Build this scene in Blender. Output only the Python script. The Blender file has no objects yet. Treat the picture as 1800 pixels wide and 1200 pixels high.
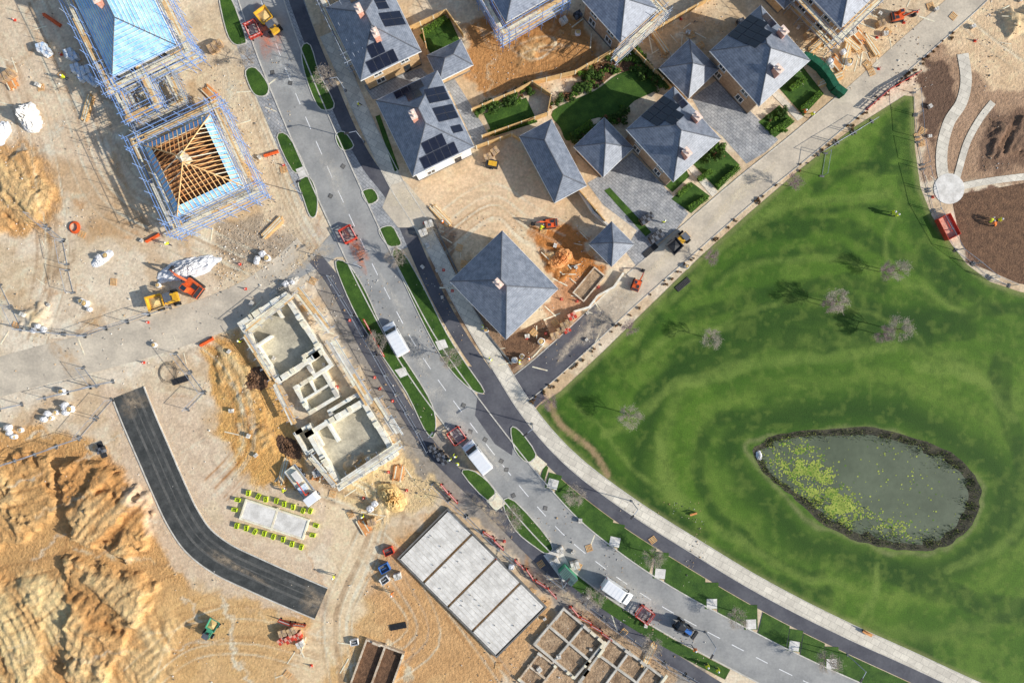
import bpy,bmesh,math,random
import numpy as np
from mathutils import Vector,Matrix
from mathutils.geometry import delaunay_2d_cdt
R=random.Random(7)
S=12.;H=100.
def W(x,y,z=0.):
    k=(1-z/H)/S; return Vector(((x-900)*k,(600-y)*k,z))
sc=bpy.context.scene
COL=sc.collection
rad=math.radians
GK=1.32
def c(r,g,b,k=1.):
    f=lambda u:((u/255+.055)/1.055)**2.4 if u>10 else u/255/12.92
    return (min(.86,f(r)*k*GK),min(.86,f(g)*k*GK),min(.86,f(b)*k*GK),1)
# ---------------- materials
MT={}
def mat(name,c1,c2=None,s=.5,rough=.85,fine=6.,fa=.25,bump=0.,bs=6.,metal=0.,rows=None,attr=False,alpha=False,spec=.3,brick=None,speck=0):
    m=bpy.data.materials.new(name);m.use_nodes=True;MT[name]=m
    nt=m.node_tree;N=nt.nodes;Lk=nt.links.new;b=N['Principled BSDF']
    b.inputs['Roughness'].default_value=rough;b.inputs['Metallic'].default_value=metal
    b.inputs['Specular IOR Level'].default_value=spec
    g=N.new('ShaderNodeNewGeometry');P=g.outputs['Position']
    def noise(sca,det=4):
        n=N.new('ShaderNodeTexNoise');n.inputs['Scale'].default_value=sca;n.inputs['Detail'].default_value=det;n.inputs['Roughness'].default_value=.65;Lk(P,n.inputs['Vector']);return n.outputs['Fac']
    def mr(src,a,bb,lo,hi):
        q=N.new('ShaderNodeMapRange');Lk(src,q.inputs[0])
        for i,v in enumerate((a,bb,lo,hi)):q.inputs[i+1].default_value=v
        return q.outputs[0]
    def mix(f,a,bb,bt='MIX'):
        q=N.new('ShaderNodeMix');q.data_type='RGBA';q.blend_type=bt
        if hasattr(f,'links'):Lk(f,q.inputs[0])
        else:q.inputs[0].default_value=f
        for i,v in ((6,a),(7,bb)):
            if hasattr(v,'links'):Lk(v,q.inputs[i])
            else:q.inputs[i].default_value=v
        return q.outputs[2]
    if attr:
        a=N.new('ShaderNodeVertexColor');a.layer_name='Col';base=a.outputs['Color']
        if c2: base=mix(mr(noise(s),.35,.65,0,.5),base,c2,'MULTIPLY')
    else:
        base=c1
        if c2: base=mix(mr(noise(s),.36,.64,0,1),c1,c2)
    v=mr(noise(fine,5),.25,.75,1-fa,1+fa)
    if speck:
        vo=N.new('ShaderNodeTexVoronoi');vo.inputs['Scale'].default_value=1.9;Lk(P,vo.inputs['Vector'])
        q=N.new('ShaderNodeMath');q.operation='MULTIPLY';Lk(v,q.inputs[0]);Lk(mr(vo.outputs['Distance'],.02,.1,1-speck,1),q.inputs[1]);v=q.outputs[0]
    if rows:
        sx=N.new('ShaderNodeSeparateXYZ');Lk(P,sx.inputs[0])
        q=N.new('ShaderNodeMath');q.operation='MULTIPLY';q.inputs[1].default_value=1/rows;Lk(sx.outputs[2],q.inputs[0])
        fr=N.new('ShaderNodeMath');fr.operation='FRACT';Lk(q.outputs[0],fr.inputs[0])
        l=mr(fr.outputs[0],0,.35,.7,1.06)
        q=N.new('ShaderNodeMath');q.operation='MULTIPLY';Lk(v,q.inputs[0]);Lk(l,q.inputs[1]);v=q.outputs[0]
    if brick:
        mp=N.new('ShaderNodeMapping');mp.inputs['Rotation'].default_value=(0,0,brick[0]);Lk(P,mp.inputs[0])
        bt=N.new('ShaderNodeTexBrick');Lk(mp.outputs[0],bt.inputs[0]);bt.inputs['Scale'].default_value=1
        bt.inputs['Brick Width'].default_value=brick[1];bt.inputs['Row Height'].default_value=brick[2];bt.inputs['Mortar Size'].default_value=brick[3]
        bt.inputs['Color1'].default_value=(1,1,1,1);bt.inputs['Color2'].default_value=(.8,.8,.8,1);bt.inputs['Mortar'].default_value=(.6,.6,.6,1)
        base=mix(1,base,bt.outputs[0],'MULTIPLY')
    cc=N.new('ShaderNodeCombineColor')
    for i in range(3):Lk(v,cc.inputs[i])
    base=mix(1.,base,cc.outputs[0],'MULTIPLY')
    Lk(base,b.inputs['Base Color'])
    if alpha:
        q=N.new('ShaderNodeMath');q.operation='MULTIPLY';Lk(a.outputs['Alpha'],q.inputs[0]);Lk(mr(noise(1.3,6),.38,.62,.1,1.1),q.inputs[1]);q.use_clamp=True
        Lk(q.outputs[0],b.inputs['Alpha'])
    if bump:
        bp=N.new('ShaderNodeBump');bp.inputs['Distance'].default_value=bump;bp.inputs['Strength'].default_value=1
        Lk(noise(bs,5),bp.inputs['Height']);Lk(bp.outputs[0],b.inputs['Normal'])
        if attr and not alpha: Lk(a.outputs['Alpha'],bp.inputs['Strength'])
    return m
mat('ground',(1,1,1,1),(.76,.71,.64,1),s=.35,attr=True,fine=2.6,fa=.26,bump=.34,bs=2.4,speck=.3)
mat('lawn',(1,1,1,1),(.86,.9,.84,1),s=.3,attr=True,fine=5,fa=.3,bump=.05,bs=9)
mat('dust',(1,1,1,1),attr=True,alpha=True,fine=5)
mat('grass',c(64,92,32),c(42,70,22),s=.6,fine=7,fa=.4,bump=.06,bs=9)
mat('road_asphalt',c(148,147,143),c(126,126,124),s=.25,fine=3,fa=.14,speck=.1)
mat('dark_asphalt',c(88,88,92),c(70,70,76),s=.3,fine=3,fa=.15)
mat('black_asphalt',c(72,73,71),c(52,54,53),s=.6,fine=4,fa=.35)
mat('streak',c(92,91,87),c(72,72,70),s=.4,fine=3,fa=.35)
mat('access_road',c(190,178,158),c(162,152,136),s=.25,fine=3,fa=.17,speck=.15)
mat('footway',c(212,203,186),c(190,182,167),s=.4,fine=4,fa=.12,brick=(.5,1.2,.9,.03))
mat('block_paving',c(166,166,165),c(134,136,138),s=.7,fine=3,fa=.17,brick=(.7,.6,.4,.04))
mat('kerb',c(192,188,178),c(165,160,150),s=.8)
mat('white_line',c(225,225,220),c(200,200,196),s=2)
mat('slate',c(120,126,136),c(94,101,112),s=1.2,rough=.5,fine=4,fa=.25,rows=.17,spec=.5)
mat('slate_ridge',c(95,98,104),c(75,79,86),rough=.6)
mat('slate_new',c(124,131,143),c(98,105,118),s=1.5,rough=.5,fine=4,fa=.25,rows=.17,spec=.5)
mat('membrane',c(158,196,226),c(112,160,206),s=.9,rough=.6,fine=4,fa=.15,rows=.3)
mat('brick_tan',c(184,156,118),c(160,130,94),s=2,fine=9,fa=.2,rows=.15)
mat('brick_brown',c(166,142,116),c(138,114,92),s=2,fine=9,fa=.2,rows=.15)
mat('render_white',c(226,222,212),c(205,200,190),s=.7)
mat('fascia',c(215,213,208))
mat('chimney',c(205,160,140),c(180,120,100),s=3)
mat('pot',c(220,190,175))
mat('solar',c(20,24,40),c(14,17,30),s=1,rough=.18,fa=.1,spec=.6)
mat('solar_frame',c(60,62,70),rough=.4)
mat('glass',c(40,50,58),rough=.08,spec=.8,fa=.05)
mat('timber',c(214,178,128),c(186,146,96),s=1.5,fa=.25)
mat('timber_pale',c(222,208,184),c(196,180,154),s=1.2,fa=.25)
mat('timber_orange',c(206,150,96),c(180,122,72),s=1.5,fa=.25)
mat('fence_wood',c(198,164,112),c(168,134,88),s=1.5,fa=.2)
mat('concrete',c(190,184,172),c(160,154,142),s=.6,fine=4,fa=.2,speck=.2)
mat('concrete_pale',c(208,204,196),c(180,176,168),s=.8,fine=5,fa=.16)
mat('concrete_dark',c(112,110,106),c(88,87,84),s=.8,fa=.2)
mat('slab_grey',c(180,172,150),c(146,139,122),s=.45,fine=4,fa=.25,speck=.15)
mat('blockwork',c(228,218,200),c(200,190,170),s=1.2,fa=.18)
mat('tube_steel',c(150,158,170),c(122,130,142),rough=.5,metal=.2)
mat('tube_blue',c(88,126,184),c(128,154,196),rough=.5)
mat('van_white',c(222,224,228),c(206,209,214),s=.8,rough=.25,fa=.05,spec=.5)
mat('rubber',c(28,28,28),rough=.9)
mat('dark_steel',c(48,48,50),rough=.6)
mat('orange',c(206,92,44),c(178,78,38),s=2,rough=.5)
mat('yellow',c(214,166,50),c(190,140,44),s=2,rough=.5)
mat('red_plastic',c(192,68,48),c(166,58,44),s=2,rough=.5)
mat('green_paint',c(70,140,110),rough=.5)
mat('green_net',c(24,88,62),c(16,66,46),s=2,rough=.8)
mat('blue_paint',c(56,104,170),rough=.5)
mat('lime',c(186,206,50),c(160,182,40),rough=.5)
mat('bag_white',c(226,226,224),c(190,190,190),s=2,fa=.25)
mat('sand',c(214,184,126),c(190,154,100),s=1)
mat('soil',c(112,84,62),c(84,62,46),s=1.2,fine=4,fa=.4,bump=.15,bs=4)
mat('mud',c(164,140,112),c(120,98,76),s=.7,fine=4,fa=.45,bump=.2,bs=3)
mat('rubble',c(196,184,164),c(158,134,108),s=.8,fine=5,fa=.4)
mat('hivis_yellow',c(205,225,50),rough=.7)
mat('hivis_orange',c(230,110,40),rough=.7)
mat('trousers',c(44,48,60));mat('skin',c(200,150,120));mat('helmet',c(235,235,230),rough=.3)
mat('bark',c(118,100,84),c(92,78,66),s=3)
mat('twig',c(168,158,144),c(132,122,110),s=2,fa=.3)
mat('twig_pink',c(150,128,128),c(118,98,102),s=2,fa=.3)
mat('leaf_dark',c(42,64,24),c(68,92,34),s=1.5,fine=8,fa=.45)
mat('leaf_lime',c(92,124,38),c(62,94,28),s=1.5,fine=8,fa=.4)
mat('leaf_brown',c(128,86,60),c(98,70,52),s=1.5,fine=8,fa=.4)
mat('water',c(88,96,76),c(74,82,64),s=.12,rough=.3,fine=1,fa=.12,bump=.01,bs=3,spec=.35)
mat('lily',c(150,158,72),c(112,126,52),s=.6,fa=.4)
mat('reed',c(74,74,54),c(40,44,30),s=.8,fa=.5)
mat('bank',c(76,72,56),c(48,48,38),s=1,fa=.4,bump=.1)
mat('wrap',c(150,176,208),c(205,215,225),s=1.5,rough=.4)
# ---------------- mesh builder
class M:
    def __init__(s):s.v=[];s.f=[];s.m=[]
    def add(s,vs,fs,m):
        o=len(s.v);s.v+=[tuple(v) for v in vs];s.f+=[[i+o for i in f] for f in fs];s.m+=[m]*len(fs);return s
    def box(s,cn,d,m,rz=0.,tp=1.):
        vs=[]
        for z in(-.5,.5):
            t=tp if z>0 else 1
            for x,y in((-.5,-.5),(.5,-.5),(.5,.5),(-.5,.5)):
                p=Vector((x*d[0]*t,y*d[1]*t,z*d[2]))
                ca,sa=math.cos(rz),math.sin(rz)
                vs.append((p.x*ca-p.y*sa+cn[0],p.x*sa+p.y*ca+cn[1],p.z+cn[2]))
        return s.add(vs,[(0,3,2,1),(4,5,6,7),(0,1,5,4),(1,2,6,5),(2,3,7,6),(3,0,4,7)],m)
    def extr(s,pr,y0,y1,m):
        n=len(pr);vs=[(p[0],y0,p[1]) for p in pr]+[(p[0],y1,p[1]) for p in pr]
        return s.add(vs,[tuple(range(n)),tuple(range(2*n-1,n-1,-1))]+[(i,i+n,(i+1)%n+n,(i+1)%n) for i in range(n)],m)
    def tube(s,a,b,r,m,r2=None,n=6):
        a=Vector(a);b=Vector(b);d=b-a
        if d.length<1e-6:return s
        q=d.to_track_quat('Z','Y');r2=r if r2 is None else r2;vs=[]
        for p,rr in((a,r),(b,r2)):
            for i in range(n):
                t=2*math.pi*i/n;vs.append(p+q@Vector((math.cos(t)*rr,math.sin(t)*rr,0)))
        return s.add(vs,[(i,(i+1)%n,(i+1)%n+n,i+n) for i in range(n)]+[tuple(range(n-1,-1,-1)),tuple(range(n,2*n))],m)
    def mesh(s,name,bev=0.,smooth=False):
        me=bpy.data.meshes.new(name);ms=list(dict.fromkeys(s.m))
        me.from_pydata(s.v,[],s.f)
        for k in ms:me.materials.append(MT[k])
        me.polygons.foreach_set('material_index',[ms.index(k) for k in s.m])
        if bev>=0:
            bm=bmesh.new();bm.from_mesh(me);bmesh.ops.recalc_face_normals(bm,faces=bm.faces)
            if bev>0:
                es=[e for e in bm.edges if len(e.link_faces)==2 and e.calc_face_angle(0)>.5]
                bmesh.ops.bevel(bm,geom=es,offset=bev,segments=2,affect='EDGES',profile=.6)
            bm.to_mesh(me);bm.free()
        if smooth:me.shade_smooth()
        return me
def ob(name,me,parent=None,mx=None):
    o=bpy.data.objects.new(name,me);COL.objects.link(o)
    if parent:o.parent=parent
    if mx is not None:o.matrix_basis=mx
    return o
def tag(o,label,cat,group=None):
    o['label']=label;o['category']=cat
    if group:o['group']=group
def struct(name,me,label=None):
    o=ob(name,me);o['kind']='structure';o['label']=label or name.replace('_',' ');return o
KIT={}
def kit(kind,parts):KIT[kind]=parts
def spawn(kind,x,y,rot,label,cat,group=None,z=None,sc_=1.,name=None,h=0.,world=False):
    parts=KIT[kind];nm=name or kind
    if world:p=Vector((x,y,0))
    else:p=W(x,y,h)
    p.z=(gz(p.x,p.y) if z is None else z)
    if len(parts)==1:
        root=ob(nm,parts[0][1])
    else:
        root=ob(nm,None);root.empty_display_size=.3
        L=[]
        for pn,me,pi in parts:L.append(ob(pn,me,root if pi is None else L[pi]))
    root.location=p;root.rotation_euler=(0,0,rot);root.scale=(sc_,)*3
    tag(root,label,cat,group);return root
# ---------------- curves
def cr(P,n=8,closed=False):
    P=[Vector((p[0],p[1])) for p in P];out=[];N=len(P)
    g=(lambda i:P[i%N]) if closed else (lambda i:P[max(0,min(N-1,i))])
    for i in range(N if closed else N-1):
        a,b,c_,d=g(i-1),g(i),g(i+1),g(i+2)
        for k in range(n):
            t=k/n;out.append(.5*((2*b)+(c_-a)*t+(2*a-5*b+4*c_-d)*t*t+(3*b-a-3*c_+d)*t**3))
    if not closed:out.append(P[-1])
    return out
def off(P,d,closed=False):
    N=len(P);o=[]
    for i in range(N):
        a=P[(i-1)%N if closed else max(0,i-1)];b=P[(i+1)%N if closed else min(N-1,i+1)]
        t=(b-a).normalized();o.append(P[i]+Vector((-t.y,t.x))*d)
    return o
def fixup(me):
    bm=bmesh.new();bm.from_mesh(me)
    for f in bm.faces:
        if f.normal.z<-.5:f.normal_flip()
    bm.to_mesh(me);bm.free()
def ribbon(name,P,a,b,z,m,z1=None,closed=False,label=None):
    A=off(P,a,closed);B=off(P,b,closed);n=len(P);me=M()
    va=[tuple(W(p.x,p.y))[:2]+(z,) for p in A];vb=[tuple(W(p.x,p.y))[:2]+(z,) for p in B]
    r=n if closed else n-1
    me.add(va+vb,[(i,(i+1)%n,(i+1)%n+n,i+n) for i in range(r)],m)
    if z1 is not None:
        for V in(va,vb):
            me.add(V+[(x,y,z1) for x,y,_ in V],[(i,(i+1)%n,(i+1)%n+n,i+n) for i in range(r)],m)
    mm=me.mesh(name);fixup(mm)
    return struct(name,mm,label)
def area(name,poly,z,m,smooth=0,label=None):
    P=cr(poly,smooth,True) if smooth else [Vector(p) for p in poly]
    w=[tuple(W(p[0],p[1]))[:2] for p in P];n=len(w)
    mm=bpy.data.meshes.new(name);mm.from_pydata([(x,y,z) for x,y in w],[],[tuple(range(n))]);mm.materials.append(MT[m])
    bm=bmesh.new();bm.from_mesh(mm);bmesh.ops.triangulate(bm,faces=bm.faces)
    for f in bm.faces:
        if f.normal.z<0:f.normal_flip()
    bm.to_mesh(mm);bm.free()
    return struct(name,mm,label)
# ---------------- noise & sdf
rs=np.random.RandomState(3);LAT=rs.rand(256,256)
def vn(x,y,sd=0):
    x=x+sd*17.3;y=y+sd*9.1
    xi=np.floor(x).astype(int);yi=np.floor(y).astype(int);fx=x-xi;fy=y-yi
    fx=fx*fx*(3-2*fx);fy=fy*fy*(3-2*fy)
    a=LAT[xi%256,yi%256];b=LAT[(xi+1)%256,yi%256];c_=LAT[xi%256,(yi+1)%256];d=LAT[(xi+1)%256,(yi+1)%256]
    return (a*(1-fx)+b*fx)*(1-fy)+(c_*(1-fx)+d*fx)*fy
def fbm(x,y,sc_,o=5,sd=0,ridge=False,g=.55,rot=.9):
    s=0;a=.5;t=0
    for i in range(o):
        ca,sa=math.cos(i*rot),math.sin(i*rot)
        n=vn((x*ca-y*sa)*sc_*2**i,(x*sa+y*ca)*sc_*2**i,sd+i)
        if ridge:n=1-abs(2*n-1)
        s=s+a*n;t+=a;a*=g
    return s/t
def segd(x,y,P,closed):
    d=np.full(x.shape,1e9);ins=np.zeros(x.shape,bool);n=len(P)
    for i in range(n if closed else n-1):
        ax,ay=P[i][0],P[i][1];bx,by=P[(i+1)%n][0],P[(i+1)%n][1]
        dx,dy=bx-ax,by-ay;t=np.clip(((x-ax)*dx+(y-ay)*dy)/(dx*dx+dy*dy+1e-9),0,1)
        d=np.minimum(d,np.hypot(x-ax-t*dx,y-ay-t*dy))
        if closed and ay!=by:
            ins^=((ay>y)!=(by>y))&(x<(bx-ax)*(y-ay)/(by-ay)+ax)
    return np.where(ins,d,-d) if closed else d
def sstep(t):
    t=np.clip(t,0,1);return t*t*(3-2*t)
# ---------------- ground grid
gx=np.concatenate([[-1500,-700,-350,-180,-110,-90],np.arange(-80,80.01,.22),[90,110,180,350,700,1500]])
gy=np.concatenate([[-1500,-700,-350,-150,-80,-62],np.arange(-54,54.01,.22),[62,80,150,350,700,1500]])
GX,GY=np.meshgrid(gx,gy);PX=GX*S+900;PY=600-GY*S
f1=fbm(PX,PY,1/60,5,1);f2=fbm(PX,PY,1/25,5,2);f3=fbm(PX,PY,1/140,4,3)
WX=PX+(f2-.5)*46;WY=PY+(fbm(PX,PY,1/25,5,8)-.5)*46
CO=np.zeros(PX.shape+(3,));CO[:]=c(198,178,148)[:3];RG=np.full(PX.shape,.25);Z=np.zeros(PX.shape)
def blend(mk,col,a=1.):
    col=np.array(c(*col)[:3]);mk=(mk*a)[...,None];CO[:]=CO*(1-mk)+col*mk
blend(sstep((f3-.4)/.25),(210,194,170),.8);blend(sstep((f1-.5)/.15),(182,150,110),.5)
def bbox(P,m):
    xs=[p[0] for p in P];ys=[p[1] for p in P]
    i=np.where((PY[:,0]>min(ys)-m)&(PY[:,0]<max(ys)+m))[0];j=np.where((PX[0]>min(xs)-m)&(PX[0]<max(xs)+m))[0]
    return (slice(i[0],i[-1]+1),slice(j[0],j[-1]+1)) if len(i) and len(j) else None
def bl_(sl,mk,col,a):
    col=np.array(c(*col)[:3]);mk=(mk*a)[...,None];CO[sl]=CO[sl]*(1-mk)+col*mk
def paint(poly,col,soft=12,a=1.,rough=None):
    sl=bbox(poly,60)
    if sl is None:return
    mk=sstep(segd(WX[sl],WY[sl],poly,True)/soft+.5);bl_(sl,mk,col,a)
    if rough is not None:RG[sl]=RG[sl]*(1-mk)+rough*mk
def stroke(pts,w,col,a=.6,soft=4,warp=False,dz=0.):
    sl=bbox(pts,w+40)
    if sl is None:return
    x,y=(WX[sl],WY[sl]) if warp else (PX[sl],PY[sl])
    mk=1-sstep((segd(x,y,cr(pts,5),False)-w/2)/soft+.5)
    n=.45+.55*sstep((f2[sl]-.38)/.2);bl_(sl,mk*n,col,a)
    if dz:Z[sl]+=mk*dz
def mound(poly,h,soft=50,am=.5,sc_=1/40,sd=5,th=None,steps=0.):
    # scraped clay: broad banks cut into benches along the digging direction th
    sl=bbox(poly,60);x,y=PX[sl],PY[sl];t=th if th is not None else .8
    wx,wy=x*.7+WX[sl]*.3,y*.7+WY[sl]*.3
    u=(wx*math.cos(t)+wy*math.sin(t));v=(-wx*math.sin(t)+wy*math.cos(t))
    mk=sstep(segd(WX[sl],WY[sl],poly,True)/soft)
    n=.75*fbm(u,v/4.5,sc_,4,sd,False,.5,0.)+.25*fbm(wx,wy,sc_*1.6,6,sd+2,True,.6)
    zz=mk*h*((1-am)+am*2.6*(n-.35))
    if steps:
        q=zz/steps;fl=np.floor(q);fr=q-fl;zz=.3*zz+.7*steps*(fl+sstep((fr-.6)/.3))
    fm=sstep((fbm(x,y,1/60,3,sd+3)-.38)/.15)
    zz=zz+mk*fm*.09*np.sin((u+(f1[sl]-.5)*26)/2.2)+mk*(1-fm)*.07*np.sin((v+(f1[sl]-.5)*26)/2.6)
    Z[sl]+=zz
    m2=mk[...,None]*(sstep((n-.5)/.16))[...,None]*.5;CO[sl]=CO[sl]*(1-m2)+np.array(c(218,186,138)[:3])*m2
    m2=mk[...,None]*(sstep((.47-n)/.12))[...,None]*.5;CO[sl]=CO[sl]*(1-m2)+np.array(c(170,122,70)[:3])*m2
paint([(0,540),(260,600),(480,500),(540,430),(600,470),(470,560),(250,650),(120,690),(0,720)],(208,194,172),20,.9,.15)
paint([(-40,240),(60,250),(110,330),(90,420),(-40,400)],(198,150,92),25,.9,1)
paint([(90,200),(200,230),(260,400),(180,420),(90,300)],(186,152,112),30,.6)
paint([(-60,-60),(100,-60),(200,200),(240,330),(60,260),(-60,220)],(208,188,162),30,.7)
paint([(-60,760),(60,745),(150,770),(260,860),(330,1000),(370,1100),(330,1260),(-60,1260)],(198,154,100),25,1,1)
paint([(-60,820),(90,830),(120,900),(60,1000),(-60,1000)],(190,150,98),25,.8,1)
paint([(-60,1050),(90,1000),(130,1060),(60,1200),(-60,1200)],(208,184,134),20,.8,.8)
paint([(90,790),(200,800),(270,880),(200,960),(110,940)],(184,134,80),20,.6,1)
paint([(270,1020),(600,1080),(760,1000),(880,1180),(800,1260),(240,1260)],(196,158,106),25,.9,.5)
paint([(560,850),(680,860),(660,960),(640,1080),(560,1200),(500,1200),(580,1000)],(210,188,154),20,.8,.2)
paint([(350,600),(430,590),(520,740),(540,860),(440,850),(380,760)],(204,156,90),22,.95,.9)
paint([(170,680),(330,690),(420,860),(390,880),(330,900),(560,1000),(580,1090),(440,1060),(300,990),(230,860)],(200,178,152),14,.85,.3)
paint([(380,850),(570,860),(580,960),(500,980),(390,930)],(200,178,152),12,.9,.25)
paint([(640,1000),(760,900),(960,1060),(1050,1200),(700,1200)],(190,148,100),20,.9,.6)
paint([(580,830),(720,780),(780,860),(740,900),(640,930)],(210,182,134),15,.9,.7)
paint([(545,440),(620,500),(720,700),(860,850),(1060,1020),(1260,1210),(1100,1210),(880,960),(700,790),(560,520)],(134,128,120),8,.9,.15)
paint([(1060,1060),(1200,1180),(1180,1230),(900,1220),(940,1110)],(172,146,116),12,.95,.8)
paint([(380,400),(500,360),(530,430),(470,480),(390,450)],(160,146,128),15,.8,.8)
paint([(340,100),(470,180),(500,300),(560,420),(480,400),(340,160)],(204,184,154),12,.8,.4)
paint([(820,40),(1020,20),(1060,100),(1000,135),(860,175),(820,120)],(178,130,80),14,1,.8)
paint([(1080,70),(1240,20),(1290,40),(1160,120)],(190,160,120),14,.8,.5)
paint([(700,330),(900,260),(1000,370),(880,410),(760,430)],(208,180,146),10,.8,.2)
paint([(930,400),(1000,390),(1060,470),(1010,530),(940,440)],(182,120,64),10,1,1)
paint([(740,380),(800,400),(800,520),(960,610),(900,665),(830,590),(760,470)],(136,108,84),8,.9,.6)
paint([(960,500),(1040,480),(1060,520),(970,600)],(180,132,96),8,.8,.6)
paint([(1400,60),(1560,20),(1640,40),(1500,160),(1440,180)],(204,176,138),12,.8,.4)
paint([(1620,80),(1850,80),(1850,330),(1700,310),(1620,320)],(158,128,102),14,.95,.7)
paint([(1670,340),(1850,320),(1850,520),(1700,460)],(124,96,78),8,1,.7)
paint([(1600,-40),(1850,-40),(1850,150),(1740,160),(1660,80)],(210,182,146),14,.9,.5)
paint([(1625,100),(1680,110),(1665,200),(1640,270),(1615,200)],(92,70,56),8,.9,.8)
for i in range(180):
    x=R.uniform(-20,580);y=R.uniform(0,1200)
    if i>120:x=R.uniform(600,1250);y=R.uniform(860,1200) if i<145 else R.uniform(0,200)
    l=R.uniform(20,130);t=R.uniform(-.6,.6)+(-1.1 if x>300 else .3)
    stroke([(x,y),(x+l*.5*math.cos(t)+R.uniform(-9,9),y-l*.5*math.sin(t)),(x+l*math.cos(t),y-l*math.sin(t))],R.uniform(2,10),R.choice([(138,108,76),(226,208,182),(176,126,74),(232,216,194),(150,132,112)]),.5,5,True)
def tracks(pts,n=4,gap=22,col=(150,124,96),a=.5,sp=26):
    b=cr(pts,6)
    for i in range(n):
        o=off(b,R.uniform(-sp,sp))
        for d in(-gap/2,gap/2):
            stroke([(p.x,p.y) for p in off(o,d)][::6],3.,R.choice([col,col,(230,214,190)]),a,2.2)
tracks([(0,670),(160,620),(330,570),(480,500),(560,440)],8)
tracks([(600,1200),(590,1080),(640,960),(650,890),(560,850)],7)
tracks([(620,1200),(740,1120),(700,1020),(650,960)],5,col=(154,110,66))
tracks([(240,1200),(330,1130),(450,1120),(560,1150)],5,col=(156,116,74),sp=50,a=.4)
tracks([(270,1190),(310,1100),(400,1060)],3,col=(156,116,74),sp=30,a=.4)
tracks([(380,860),(440,780),(420,660),(360,600)],5,col=(160,108,54))
tracks([(60,0),(130,160),(200,330),(330,400),(480,470)],6,sp=40)
tracks([(0,60),(60,200),(100,440),(60,600)],5,sp=30)
tracks([(440,150),(480,250),(520,360),(560,430)],4,gap=16,sp=16)
tracks([(860,60),(930,110),(1000,90),(960,60),(900,80)],4,col=(136,92,50),a=.6)
tracks([(760,420),(860,350),(930,390),(990,420)],4,col=(156,120,84))
tracks([(720,960),(820,1080),(900,1190)],4,col=(150,106,64))
tracks([(1660,0),(1720,60),(1800,120)],4,col=(170,140,104))
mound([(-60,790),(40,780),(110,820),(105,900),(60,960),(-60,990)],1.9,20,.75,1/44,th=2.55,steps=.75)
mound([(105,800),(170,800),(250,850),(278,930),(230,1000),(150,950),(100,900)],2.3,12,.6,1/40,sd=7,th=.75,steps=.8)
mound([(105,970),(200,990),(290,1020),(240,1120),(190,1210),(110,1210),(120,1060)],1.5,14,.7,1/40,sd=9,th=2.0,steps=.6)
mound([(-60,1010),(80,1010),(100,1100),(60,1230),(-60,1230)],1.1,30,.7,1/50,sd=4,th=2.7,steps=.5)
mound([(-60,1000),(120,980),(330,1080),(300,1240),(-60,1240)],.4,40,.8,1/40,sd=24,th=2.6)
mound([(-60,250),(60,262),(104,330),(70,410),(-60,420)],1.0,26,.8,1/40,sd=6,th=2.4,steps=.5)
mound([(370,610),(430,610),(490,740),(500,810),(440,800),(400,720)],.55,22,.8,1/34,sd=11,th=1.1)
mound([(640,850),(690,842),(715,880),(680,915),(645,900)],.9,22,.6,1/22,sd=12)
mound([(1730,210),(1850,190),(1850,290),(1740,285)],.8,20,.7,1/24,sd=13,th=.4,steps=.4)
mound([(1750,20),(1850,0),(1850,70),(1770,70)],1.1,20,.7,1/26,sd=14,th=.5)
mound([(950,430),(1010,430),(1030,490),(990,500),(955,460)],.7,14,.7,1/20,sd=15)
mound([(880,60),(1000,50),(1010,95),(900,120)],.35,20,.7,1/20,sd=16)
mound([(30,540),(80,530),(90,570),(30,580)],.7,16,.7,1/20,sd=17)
mound([(600,790),(720,785),(700,815),(600,850)],.6,16,.6,1/22,sd=18)
paint([(1730,200),(1850,180),(1850,300),(1720,290)],(104,80,64),14,.8)
# trodden ramp tracks cut into the banks
for pts in [[(0,1010),(90,990),(180,960),(260,960)],[(20,1100),(90,1060),(120,1000),(130,940)],[(0,880),(60,870),(120,850)],[(150,1200),(170,1100),(220,1030),(300,1000)]]:
    for d in(-12,12):
        stroke([(p.x,p.y) for p in off(cr(pts,4),d)],4,(150,110,68),.5,3,dz=-.12)
Z[:]=np.maximum(Z,0)+RG*.14*(fbm(PX,PY,1/10,4,20,True)-.4)*(Z>.08)
sp_=fbm(PX,PY,1/7,4,44);mk=sstep((sp_-.55)/.1)[...,None]*.32;CO[:]=CO*(1-mk)+CO*mk*.66
mk=sstep((.42-sp_)/.1)[...,None]*.3;CO[:]=CO*(1-mk)+np.minimum(.86,CO*1.3)*mk
POND=[(1325,792),(1360,766),(1430,755),(1520,752),(1600,765),(1670,795),(1715,835),(1722,880),(1700,930),(1650,963),(1590,966),(1510,950),(1440,915),(1390,870),(1345,832)]
dp=segd(PX,PY,cr(POND,6,True),True)
Z[:]=np.where(dp>-8,-1.6,Z)
def gz(x,y):
    j=min(len(gx)-1,int(np.searchsorted(gx,x)));i=min(len(gy)-1,int(np.searchsorted(gy,y)))
    return float(max(0.,Z[i,j]))
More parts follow.
